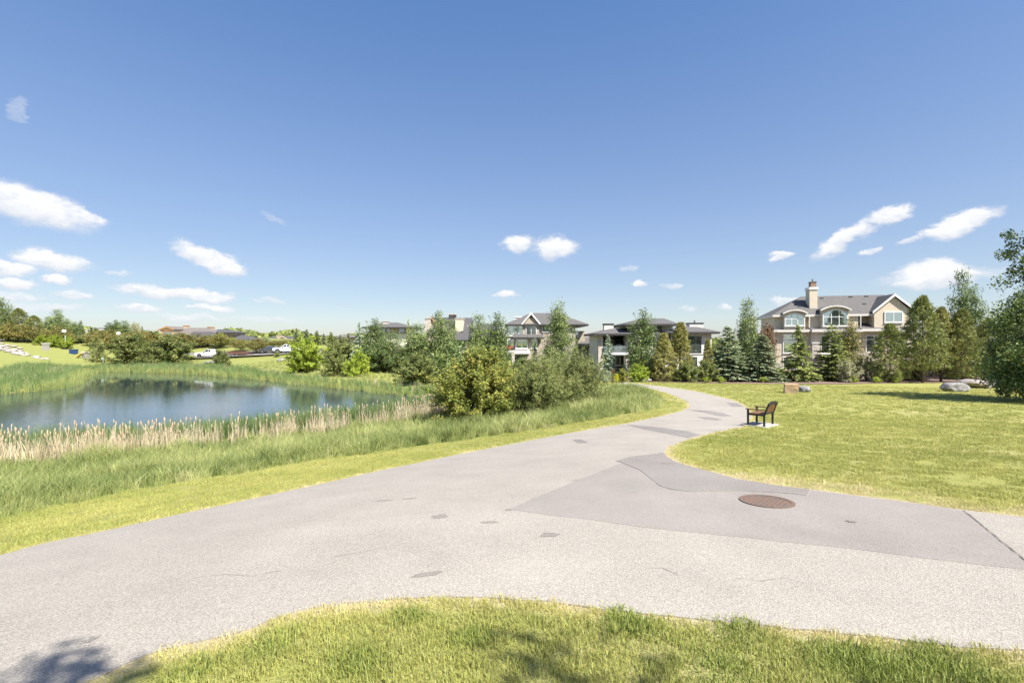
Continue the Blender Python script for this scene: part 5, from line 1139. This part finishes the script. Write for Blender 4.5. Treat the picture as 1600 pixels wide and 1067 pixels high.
P_('low_a', 946, 57, 578, 32, M['spruce_blue'], 'low spreading blue juniper at the right of the willow bushes', 'shrub', name='juniper_shrub')
P_('low_a', 963, 56.5, 583, 11, M['flower'], 'small clump of bright yellow flowers by the juniper', 'flowers', name='flower_clump_shrub')
P_('shrub_b', 972, 58, 577, 24, M['shrub_yellow'], 'yellow-green shrub between the juniper and the bright shrub', 'shrub')
P_('low_a', 957, 58.5, 576, 12, M['red_leaf'], 'little red-brown shrub below the pale blue spruce', 'shrub')
# before the taupe house and along the far bank
P_('poplar_c', 874, 72, 474, 50, M['poplar'], 'big poplar with bare shoots on top before the taupe house', 'tree', name='poplar_tree', wood=M['pale_bark'])
P_('spruce_c', 836, 76, 525, 16, M['spruce_blue'], 'small spruce beside the lower window of the taupe house', 'spruce')
P_('poplar_a', 748, 72, 489, 38, M['poplar'], 'left poplar of the pair between the steep roof and the taupe house', 'tree', name='poplar_tree')
P_('poplar_b', 775, 73, 490, 46, M['poplar_dark'], 'right poplar of the pair between the steep roof and the taupe house', 'tree', name='poplar_tree')
P_('poplar_b', 685, 72, 487, 48, M['poplar'], 'poplar standing before the gable of the steep roof', 'tree', name='poplar_tree')
P_('poplar_a', 704, 74, 497, 26, M['poplar'], 'poplar just right of the steep roof gable, before its chimney', 'tree', name='poplar_tree')
P_('poplar_a', 652, 76, 504, 44, M['poplar'], 'poplar left of the steep roof gable', 'tree', name='poplar_tree')
P_('spruce_c', 638, 88, 498, 18, M['spruce_green'], 'slim pointed conifer at the right end of the shallow hip roof', 'spruce')
P_('poplar_b', 584, 84, 499, 44, M['poplar_dark'], 'tall poplar covering the left of the shallow hip roof', 'tree', name='poplar_tree')
P_('poplar_a', 610, 82, 518, 52, M['poplar'], 'broad poplar below the shallow hip roof windows', 'tree', name='poplar_tree')
P_('spruce_c', 561, 90, 503, 30, M['spruce_blue'], 'grey-blue pointed conifer left of the shallow hip roof', 'spruce')
P_('shrub_b', 600, 79, 535, 62, M['poplar_dark'], 'dark leafy mass of shrub under the shallow hip roof', 'shrub')
P_('shrub_a', 636, 77, 540, 46, M['shrub_dark'], 'dark green shrub right of the leafy mass by the far bank', 'shrub')
P_('shrub_b', 530, 92, 529, 60, M['willow'], 'greyish bushy thicket behind the paired green shrubs', 'shrub')
P_('round_b', 720, 66, 535, 70, M['poplar_dark'], 'leafy thicket behind the yellow-green bush', 'tree')
# shrubs round the pond
P_('front_a', 748, 30, 545, 150, M['shrub_yellow'], 'large yellow-green bush with orange tinges at the right end of the pond', 'shrub', name='large_shrub')
P_('front_b', 842, 30.5, 556, 100, M['willow'], 'large grey-green willow bush next to the yellow-green bush', 'shrub', name='large_shrub')
P_('front_b', 900, 33, 551, 96, M['willow'], 'rightmost grey-green willow bush beside the path bend', 'shrub', name='large_shrub')
P_('shrub_a', 654, gz(654, 600), 553, 78, M['shrub_dark'], 'dark rounded shrub left of the yellow-green bush', 'shrub')
P_('shrub_b', 477, gz(477, 582), 527, 68, M['shrub_bright'], 'tall bright lime green bush on the far bank', 'shrub')
P_('shrub_a', 525, gz(525, 588), 549, 46, M['shrub_dark'], 'dull olive rounded shrub left in the pair on the far bank', 'shrub')
P_('shrub_b', 559, gz(559, 588.5), 547, 40, M['shrub_bright'], 'bright green rounded shrub right in the pair on the far bank', 'shrub')
P_('shrub_a', 207, gz(207, 568), 525, 74, M['shrub_dark'], 'large round dark shrub on the far bank, left of two', 'shrub')
P_('shrub_b', 265, gz(265, 570), 527, 78, M['shrub_dark'], 'large round dark shrub on the far bank, right of two', 'shrub')
P_('shrub_a', 345, gz(345, 574), 547, 32, M['shrub_dark'], 'small round dark shrub standing alone below the white pickup', 'shrub')
P_('shrub_c', 152, gz(152, 566), 529, 34, M['willow'], 'thin airy grey-green shrub by the sign post', 'shrub')
P_('low_a', 433, 102, 549, 13, M['shrub_dark'], 'little dark shrub before the half hidden pickup', 'shrub')
# far trees
for u, Z, vt, w, mm, lab in ((463, 128, 512, 13, 'spruce', 'dark pointed spruce leftmost behind the lime bush'), (479, 130, 514, 18, 'spruce', 'second dark spruce from the left behind the lime bush'), (495, 132, 516, 17, 'spruce_green', 'third dark spruce from the left, right of the lime bush top'),
                      (506, 134, 521, 12, 'spruce', 'short dark spruce fourth from the left behind the lime bush'), (517, 128, 518, 16, 'spruce_green', 'pointed spruce above the olive shrub'), (532, 136, 522, 11, 'spruce', 'tiny spruce above the gap of the paired shrubs'), (544, 134, 520, 12, 'spruce', 'tiny spruce left of the grey-blue conifer')):
    P_('spruce_a', u, Z, vt, w, M[mm], lab, 'spruce', 'far row of spruces')
LT = [('poplar_b', 4, 112, 465, 34, 'poplar', 'tall pale poplar cut by the left edge of the frame', 'tree'), ('pine_a', 29, 113, 483, 36, 'pine', 'dark pine next to the poplar at the left edge', 'pine'), ('pine_a', 53, 111, 494, 34, 'pine', 'dark conical pine left of the stone pillar', 'pine'),
      ('round_b', 12, 108, 506, 46, 'ornamental', 'reddish-green low tree at the left edge under the poplar', 'tree'), ('round_b', 36, 108, 508, 36, 'ornamental', 'reddish-green low tree before the dark conical pine', 'tree'),
      ('poplar_a', 76, 115, 494, 20, 'poplar', 'slim pale poplar left of the tallest hill poplar', 'tree'), ('poplar_a', 89, 114, 482, 24, 'poplar', 'tallest pale poplar above the stone pillar on the hill', 'tree'), ('poplar_b', 104, 115, 498, 20, 'poplar', 'pale poplar behind the left backboard', 'tree'),
      ('round_b', 90, 110, 510, 36, 'ornamental', 'reddish-green tree behind the stone pillar', 'tree'), ('poplar_b', 118, 114, 503, 22, 'poplar', 'pale poplar right of the left backboard', 'tree'), ('spruce_a', 126, 116, 500, 18, 'spruce', 'dark spruce above the yellow slide', 'spruce'),
      ('shrub_a', 65, 107, 524, 22, 'shrub_bright', 'light green bush left of the squat pillar', 'shrub'), ('shrub_b', 84, 107, 523, 24, 'shrub_bright', 'light green bush right of the squat pillar', 'shrub'), ('shrub_a', 103, 107, 524, 22, 'shrub_bright', 'light green bush below the left backboard', 'shrub'),
      ('round_b', 152, 113, 516, 30, 'ornamental', 'reddish-green tree below the white gabled house', 'tree'), ('round_b', 170, 112, 515, 32, 'ornamental', 'reddish-green tree left of the fan-shaped backboard', 'tree'), ('poplar_a', 171, 124, 503, 16, 'poplar_dark', 'left one of three dark poplars behind the fan-shaped backboard', 'tree'),
      ('poplar_b', 181, 123, 500, 20, 'poplar_dark', 'middle one of three dark poplars behind the fan-shaped backboard', 'tree'), ('poplar_a', 194, 122, 500, 20, 'poplar', 'right one of three poplars behind the fan-shaped backboard', 'tree'), ('poplar_b', 209, 134, 503, 14, 'silver', 'thin greyish poplar pair right of the backboard, left stem', 'tree'),
      ('poplar_a', 215, 136, 504, 12, 'silver', 'thin greyish poplar pair right of the backboard, right stem', 'tree'), ('spruce_a', 222, 140, 509, 9, 'spruce', 'tiny lone dark spruce on the skyline left of the chalet', 'spruce'), ('round_b', 205, 117, 519, 34, 'ornamental', 'reddish-green tree between backboard and lone spruce', 'tree'),
      ('round_a', 228, 116, 518, 34, 'ornamental', 'reddish-green tree below the lone spruce', 'tree'), ('round_b', 253, 118, 522, 36, 'ornamental', 'reddish-green tree below the chalet gable', 'tree'), ('round_a', 277, 118, 521, 34, 'ornamental', 'reddish-green tree left of the pickup nose', 'tree'),
      ('round_b', 305, 119, 522, 36, 'ornamental', 'olive tree right behind the pickup bonnet', 'tree'), ('round_a', 345, 118, 523, 30, 'ornamental', 'olive round tree behind the pickup bed', 'tree'), ('poplar_a', 345, 122, 519, 14, 'shrub_bright', 'light green young tree behind the pickup bed', 'tree'),
      ('round_a', 376, 112, 531, 24, 'ornamental', 'round olive tree behind the brown trailer', 'tree'), ('round_a', 401, 108, 530, 27, 'ornamental', 'round reddish-olive tree with a clear trunk right of the trailer', 'tree'), ('poplar_b', 414, 124, 528, 16, 'poplar', 'pale young tree before the tan gabled house', 'tree'),
      ('round_b', 428, 118, 532, 30, 'ornamental', 'olive tree behind the grey car', 'tree'), ('round_b', 447, 120, 531, 28, 'ornamental', 'olive tree left behind the lime bush', 'tree'), ('round_b', 325, 121, 524, 30, 'ornamental', 'olive tree behind the pickup cab', 'tree'), ('poplar_b', 362, 125, 526, 18, 'poplar', 'pale small tree before the long dark roof', 'tree')]
for key, u, Z, vt, w, mm, lab, cat in LT: P_(key, u, Z, vt, w, M[mm], lab, cat, 'trees across the pond')
for u, Z, vt, w, key, mm, lab in ((1120, 70, 540, 40, 'shrub_a', 'shrub_dark', 'dark hedge shrub in the gap left of the slim poplar'), (1160, 68, 548, 44, 'shrub_b', 'shrub_dark', 'dark hedge shrub behind the dense spruce pair'),
        (1450, 72, 545, 60, 'shrub_a', 'shrub_dark', 'dark hedge shrub behind the tallest pine trunk'), (1500, 73, 540, 70, 'shrub_b', 'shrub_dark', 'dark hedge shrub behind the thick-trunked pine'), (1560, 74, 535, 80, 'shrub_a', 'shrub_dark', 'dark hedge shrub behind the boulders, far right'),
        (935, 80, 560, 40, 'shrub_a', 'shrub_dark', 'dark hedge shrub between the taupe house and the modern house'), (815, 82, 560, 60, 'shrub_b', 'poplar', 'green hedge shrub before the deck of the taupe house'), (700, 84, 545, 80, 'shrub_b', 'poplar_dark', 'green hedge shrub before the steep roofed house')):
    P_(key, u, Z, vt, w, M[mm], lab, 'shrub')
fx0, fx1 = (1436-CU)/FPX*64, (1580-CU)/FPX*64; fn = empty('iron_fence', (fx0, 64, h1(fx0, 64))); tag(fn, 'dark iron picket fence behind the pine trunks', 'fence')
mb = MB(); n = int((fx1-fx0)/.14)
for i in range(n): mb.box(i*.14-.009, i*.14+.009, -.009, .009, .05, 1.25)
pk = mb.build('pickets', M['dark_trim'], fn); pk['kind'] = 'stuff'
for z in (.18, 1.1): MB().box(0, fx1-fx0, -.03, -.0095, z-.02, z+.02).build('rail', M['dark_trim'], fn)
for i in range(6): q = (fx1-fx0)*i/5; MB().box(q-.04, q+.04, .012, .09, -.1, 1.35).build('post', M['dark_trim'], fn)
# near trees at the right edge and the one beside the camera whose shade falls on the path
def big_tree(name, loc, data, m, label, wood):
    (wv, wf), (lv, lf, tint) = data; e = empty(name, loc); tag(e, label, 'tree'); obj('trunk', wv, wf, wood, e, True); obj('crown', lv, lf, m, e, False, tint)
X = (1690-CU)/FPX*31.0
big_tree('deciduous_tree', (X, 31.0, h1(X, 31.0)), tree_mesh(13.8, 3.7, 3.2, sh_oval, 210, 130, .18, 61, .14, .24, amp=.55, limbs=70, inner=.35), M['poplar_dark'], 'tall dark leafy tree reaching in from the right edge', M['bark'])
X = (1636-CU)/FPX*30
big_tree('deciduous_tree', (X, 30, h1(X, 30)), tree_mesh(7.3, 3.3, .5, sh_dome, 300, 130, .155, 62, .15, .16, amp=.46, limbs=50, inner=.3), M['poplar_dark'], 'lower bushy leafy tree standing right of the boulders', M['bark'])
big_tree('deciduous_tree', (5.9, -3.3, h1(5.9, -3.3)), tree_mesh(9.4, 2.1, 2.8, sh_oval, 90, 60, .13, 63, .20, .14, amp=.5, limbs=40, inner=.3), M['poplar'], 'leafy tree outside the frame shading the near lawn', M['bark'])
big_tree('poplar_tree', (1.9, -2.75, h1(1.9, -2.75)), tree_mesh(9.6, 1.1, 2.5, sh_oval, 70, 60, .12, 64, .25, .11, amp=.4, limbs=30, inner=.3), M['poplar'], 'slim tree outside the frame shading the near path corner', M['bark'])
# far woodland that closes the horizon
def far_wood():
    r = np.random.default_rng(8); n = 26000; a = r.uniform(-R(58), R(58), n); d = r.uniform(230, 420, n)
    X = np.sin(a)*d; Y = np.cos(a)*d; hgt = 2.4+1.2*np.sin(a*23)+1.3*np.sin(a*61+2); z = H(X, Y)+r.random(n)**.8*np.maximum(hgt, 1.0)*d/260
    P = np.stack([X, Y, z], 1); V, F = leaves(P, 1.8, np.tile([[0, -1, .3]], (n, 1)), .8); o = obj('far_woodland', V, F, M['shrub_dark'], None, False, np.clip(r.normal(.45, .2, n), 0, 1)); tag(o, 'distant mixed woodland along the horizon', 'woodland', None, 'stuff')
far_wood()

# ------------------------------------------------------------------ grass and reeds (scattered tufts)
def tuft(name, n, rad, hmin, hmax, w, m, bend=.5, seed=1, heads=None, headm=None, straight=False):
    r = np.random.default_rng(seed); V = []; F = []; T = []
    for i in range(n):
        a = r.random()*6.283; d = rad*math.sqrt(r.random()); b = np.array([math.cos(a)*d, math.sin(a)*d, -.02*hmax]); h = r.uniform(hmin, hmax)
        l = r.random()*6.283; ln = np.array([math.cos(l), math.sin(l), 0])*h*bend*r.random(); s = r.random()*6.283; side = np.array([math.cos(s), math.sin(s), 0])*w*r.uniform(.7, 1.3)
        m1 = b+np.array([0, 0, h*.55])+ln*.3; m2 = b+np.array([0, 0, h*(.97-.25*bend*r.random())])+ln
        k = len(V); V += [b-side*.5, b+side*.5, m1+side*.42, m1-side*.42, m2]; F += [(k, k+1, k+2, k+3), (k+3, k+2, k+4)]; t = np.clip(r.normal(.42, .24), 0, 1); T += [t, t]
    me = mesh(name, V, F, m, False, T)
    if heads:
        nb = len(me.polygons); bm = bmesh.new(); bm.from_mesh(me)
        for i in range(heads):
            a = r.random()*6.283; d = rad*math.sqrt(r.random()); h = hmax*r.uniform(.70, 1.10); x, y = math.cos(a)*d, math.sin(a)*d
            q = bmesh.ops.create_cone(bm, segments=5, radius1=.012, radius2=.009, depth=h, cap_ends=False, matrix=Matrix.Translation((x, y, h/2)))
            q2 = bmesh.ops.create_icosphere(bm, subdivisions=1, radius=1, matrix=Matrix.Translation((x, y, h))@Matrix.Diagonal((.024, .024, .10, 1)))
            for vv in q2['verts']:
                for f in vv.link_faces: f.material_index = 1
        bm.to_mesh(me); bm.free(); me.materials.append(headm or M['cattail_head'])
    return bpy.data.objects.new(name, me)
def coll(name, objs):
    c_ = bpy.data.collections.new(name)
    for o_ in objs: c_.objects.link(o_)
    return c_
def scatter(name, label, cat, P, scale, dry, coln, nproto, seed=0):
    r = np.random.default_rng(seed+99); n = len(P)
    me = bpy.data.meshes.new(name); me.vertices.add(n); me.vertices.foreach_set('co', P.astype(np.float32).ravel())
    rot = np.stack([r.normal(0, .06, n), r.normal(0, .06, n), r.random(n)*6.283], 1).astype(np.float32)
    a = me.attributes.new('rot', 'FLOAT_VECTOR', 'POINT'); a.data.foreach_set('vector', rot.ravel())
    a = me.attributes.new('scl', 'FLOAT', 'POINT'); a.data.foreach_set('value', np.asarray(scale, np.float32))
    a = me.attributes.new('dry', 'FLOAT', 'POINT'); a.data.foreach_set('value', np.asarray(dry, np.float32))
    a = me.attributes.new('pid', 'INT', 'POINT'); a.data.foreach_set('value', r.integers(0, nproto, n).astype(np.int32))
    o = link(bpy.data.objects.new(name, me)); tag(o, label, cat, None, 'stuff')
    g = bpy.data.node_groups.new(name+'_scatter', 'GeometryNodeTree')
    g.interface.new_socket('Geometry', in_out='INPUT', socket_type='NodeSocketGeometry'); g.interface.new_socket('Geometry', in_out='OUTPUT', socket_type='NodeSocketGeometry')
    gi = g.nodes.new('NodeGroupInput'); go = g.nodes.new('NodeGroupOutput'); ip = g.nodes.new('GeometryNodeInstanceOnPoints'); ci = g.nodes.new('GeometryNodeCollectionInfo')
    ci.inputs['Collection'].default_value = coln; ci.inputs['Separate Children'].default_value = True; ci.inputs['Reset Children'].default_value = True
    def na(nm, dt):
        q = g.nodes.new('GeometryNodeInputNamedAttribute'); q.data_type = dt; q.inputs['Name'].default_value = nm; return q.outputs['Attribute']
    mp_ = g.nodes.new('GeometryNodeMeshToPoints'); g.links.new(gi.outputs[0], mp_.inputs[0]); g.links.new(mp_.outputs[0], ip.inputs['Points'])
    g.links.new(ci.outputs[0], ip.inputs['Instance']); ip.inputs['Pick Instance'].default_value = True
    g.links.new(na('pid', 'INT'), ip.inputs['Instance Index']); g.links.new(na('scl', 'FLOAT'), ip.inputs['Scale'])
    er = g.nodes.new('FunctionNodeEulerToRotation'); g.links.new(na('rot', 'FLOAT_VECTOR'), er.inputs[0]); g.links.new(er.outputs[0], ip.inputs['Rotation'])
    g.links.new(ip.outputs[0], go.inputs[0]); md = o.modifiers.new('scatter', 'NODES'); md.node_group = g
    return o
def fan(r0, r1, density, seed, half=R(49)):
    r = np.random.default_rng(seed); n = int(density*half*(r1*r1-r0*r0)); q = np.sqrt(r.uniform(r0*r0, r1*r1, n)); a = r.uniform(-half, half, n)
    return np.stack([np.sin(a)*q, np.cos(a)*q], 1)
lawnC = coll('lawn_tufts', [tuft('lawn_tuft', 42, .085, .022, .055, .0042, M['lawn'], .9, 1), tuft('lawn_tuft', 42, .085, .018, .048, .0045, M['lawn'], 1.0, 2), tuft('lawn_tuft', 34, .08, .03, .075, .0042, M['lawn'], .8, 3)])
tallC = coll('tall_tufts', [tuft('tall_tuft', 46, .24, .28, .62, .011, M['tall'], .75, 4), tuft('tall_tuft', 46, .24, .30, .62, .013, M['tall'], .9, 5), tuft('tall_tuft', 40, .2, .4, .75, .010, M['tall'], .6, 6)])
reedC = coll('reed_tufts', [tuft('reed_tuft', 30, .28, 1.1, 1.9, .030, M['reed'], .28, 7), tuft('reed_tuft', 30, .28, 1.2, 2.0, .030, M['reed'], .22, 8), tuft('reed_tuft', 26, .28, .9, 1.7, .032, M['reed'], .35, 9)])
strawC = coll('straw_tufts', [tuft('straw_tuft', 30, .28, .7, 1.6, .026, M['straw'], .30, 10, 2), tuft('straw_tuft', 32, .28, .6, 1.45, .028, M['straw'], .45, 11, 1), tuft('straw_tuft', 26, .28, .8, 1.75, .024, M['straw'], .22, 12, 2)])
def nz2(P, f, s=0): return np.array([noise.noise((p[0]*f+s, p[1]*f, s*.7)) for p in P])
def lawn_points():
    Ps = []; Sc = []
    for r0, r1, dn, sc in ((1.6, 5.5, 380, .85), (5.5, 9, 210, .85), (9, 15, 100, 1.0), (15, 26, 40, 1.3), (26, 62, 9, 1.8)):
        p = fan(r0, r1, dn, int(r0*10), R(50)); Ps.append(p); Sc.append(np.full(len(p), sc))
    P = np.concatenate(Ps); sc = np.concatenate(Sc)
    dp = seg_dist(P, PATH); tl = seg_dist(P, TALL); bd = seg_dist(P, BED); k = (dp > .015*sc) & (tl > -.1) & (bd > .05) & (P[:, 1] < 60)
    P, sc, dp = P[k], sc[k], dp[k]; s = pond_s(P[:, 0], P[:, 1]); k = s > 2; P, sc, dp = P[k], sc[k], dp[k]
    pad_c = G([1191], [665])[0]; k = np.hypot(P[:, 0]-pad_c[0], P[:, 1]-pad_c[1]) > .72; P, sc, dp = P[k], sc[k], dp[k]
    n1 = nz2(P, .45, 3); n2 = nz2(P, 2.2, 8); n3 = nz2(P, .14, 5)
    dry = .25+.26*np.maximum(0, n1)+.13*n2+.14*n3
    dry += .52*np.exp(-(dp/.22)**2)*(.75+.6*n2)
    # mower's dry strip on the far side of the junction
    strip = np.array(Gl([(1160,744),(1220,752),(1300,760),(1400,773),(1500,788),(1650,806)])); ds = seg_dist(P, strip, False); dry += .45*np.exp(-(ds/.42)**2)*(.7+.5*n2)*(P[:, 0] > 1.5)
    r = np.random.default_rng(4); sc = sc*r.uniform(.75, 1.25, len(sc)); sc = sc*np.where(dp < .25, .85, 1)
    # weedy green clumps and thin bare spots in the near turf
    for (u, v, rad, am) in ((985, 968, .22, 1), (1150, 985, .14, .8), (420, 1010, .12, .7), (1340, 1035, .2, .8), (740, 1000, .1, .6), (640, 965, .08, .7), (1480, 1040, .22, .8), (1120, 1050, .15, .7), (560, 1040, .14, .6), (300, 1050, .1, .7)):
        q = G([u], [v])[0]; w_ = am*np.exp(-((P[:, 0]-q[0])**2+(P[:, 1]-q[1])**2)/rad**2); dry -= .75*w_; sc = sc*(1+.75*w_)
    mow = np.sin((P[:, 0]*.55+P[:, 1]*.83)*2.2+1.5*n1)*.5; dry += .10*mow*(P[:, 1] > 6)
    thin = nz2(P, 1.1, 41) < -.42; keep = ~(thin & (r.random(len(P)) < .7)); P, sc, dry = P[keep], sc[keep], dry[keep]
    z = H(P[:, 0], P[:, 1]); return np.column_stack([P, z]), sc, np.clip(dry-.16, -.3, .9)
LP, LS, LD = lawn_points()
scatter('lawn_grass', 'short mown yellow-green lawn grass beside the path', 'grass', LP, LS, LD, lawnC, 3, 1)
def tall_points():
    Ps = []; Sc = []
    for r0, r1, dn, sc in ((4, 12, 34, .85), (12, 24, 17, 1.0), (24, 46, 8, 1.15)):
        p = fan(r0, r1, dn, 70+int(r0), R(52)); Ps.append(p); Sc.append(np.full(len(p), sc))
    P = np.concatenate(Ps); sc = np.concatenate(Sc); tl = seg_dist(P, TALL); k = tl < .15*nz2(P, 1.2, 2); P, sc, tl = P[k], sc[k], tl[k]
    s = pond_s(P[:, 0], P[:, 1]); k = s > .3; P, sc, tl, s = P[k], sc[k], tl[k], s[k]
    r = np.random.default_rng(6); n1 = nz2(P, .5, 11); sc = sc*r.uniform(.7, 1.2, len(sc))*(1+.55*n1)*np.clip(.45+.55*(-tl)/.8, .4, 1)
    dry = .10+.30*nz2(P, .35, 15)+.25*n1+r.normal(0, .12, len(P))+.25*np.clip(1+tl/.5, 0, 1)
    return np.column_stack([P, H(P[:, 0], P[:, 1], s)]), sc, np.clip(dry, -.15, .8)
TP, TS, TD = tall_points()
scatter('tall_grass', 'tall rough green grass on the bank between path and pond', 'grass', TP, TS, TD, tallC, 3, 2)
def shore(seed, n, x0, x1, y0, y1):
    r = np.random.default_rng(seed); return np.stack([r.uniform(x0, x1, n), r.uniform(y0, y1, n)], 1)
def reed_points():
    r = np.random.default_rng(17)
    P = shore(1, 60000, -40, 0, 18, 46); s = pond_s(P[:, 0], P[:, 1]); u = CU+P[:, 0]/P[:, 1]*FPX
    near = P[:, 1] < np.interp(u, [0, 690], [40, 42])
    n1 = nz2(P, .25, 21)
    kg = near & (s > -2.6+.9*n1) & (s < .9) & (r.random(len(P)) < .20+.12*np.clip((u-330)/150, 0, 1)*np.clip((640-u)/80, 0, 1)) & (u > -60) & (u < 705)
    tanw = .5+.5*np.clip((360-u)/120, 0, 1)+.5*np.clip((u-560)/80, 0, 1)
    kt = near & (s > -.7) & (s < 3.0+.7*n1) & (r.random(len(P)) < .105*np.clip(tanw-.10+.65*n1, .06, 1.2)) & (u > -60) & (u < 715)
    g = P[kg]; t = P[kt]
    Q = shore(2, 60000, -130, 4, 40, 100); sq = pond_s(Q[:, 0], Q[:, 1]); uq = CU+Q[:, 0]/Q[:, 1]*FPX
    n2 = nz2(Q, .12, 31)
    far = (Q[:, 1] > 43) & (sq > -1.3) & (sq < 5+2.5*n2+5*np.clip((120-uq)/60, 0, 1)-2.2*np.clip((uq-380)/80, 0, 1)) & (uq > -60) & (uq < 700)
    kq = far & (r.random(len(Q)) < .40); gq = Q[kq]
    kt2 = far & (sq > 1.5) & (r.random(len(Q)) < .05+.10*(n2 > .2)); tq = Q[kt2]
    def fin(a, b, sa, sb, da, db):
        PP = np.concatenate([a, b]); sc = np.concatenate([sa, sb]); z = np.maximum(H(PP[:, 0], PP[:, 1]), -.5); return np.column_stack([PP, z]), sc, np.concatenate([da, db])
    ra = r.uniform(.8, 1.12, len(g)); rb = r.uniform(.62, 1.02, len(gq))*np.where(CU+gq[:, 0]/gq[:, 1]*FPX > 400, .78, 1); sg = pond_s(gq[:, 0], gq[:, 1])
    R1 = fin(g, gq, ra, rb, r.normal(-.02, .08, len(g)), .05+.42*np.exp(-((sg+.6)/1.0)**2)+.12*nz2(gq, .3, 4))
    R2 = fin(t, tq, r.uniform(.62, 1.22, len(t)), r.uniform(.6, .9, len(tq)), r.normal(.2, .15, len(t)), r.normal(.2, .15, len(tq)))
    return R1, R2
(R1, R1s, R1d), (R2, R2s, R2d) = reed_points()
scatter('green_reeds', 'green cattail reeds growing along the pond edge', 'reeds', R1, R1s, R1d, reedC, 3, 3)
scatter('dead_cattails', 'dry tan cattail stalks with fluffy heads along the near pond edge', 'reeds', R2, R2s, R2d, strawC, 3, 4)
def meadow_points():
    P = fan(60, 108, 1.6, 55, R(50)); s = pond_s(P[:, 0], P[:, 1]); k = (s > 4) & (P[:, 0] < 5) & ((P[:, 1] < 103) | (P[:, 0] > -38)); P, s = P[k], s[k]
    r = np.random.default_rng(5); d = .16+.25*nz2(P, .1, 3); return np.column_stack([P, H(P[:, 0], P[:, 1], s)]), r.uniform(.5, .95, len(P)), d
MP, MS, MD = meadow_points()
scatter('meadow_grass', 'yellow-green meadow grass on the far bank', 'grass', MP, MS, MD, tallC, 3, 5)
print('tufts', len(LP), len(TP), len(R1), len(R2), len(MP), 'objects', len(bpy.data.objects))
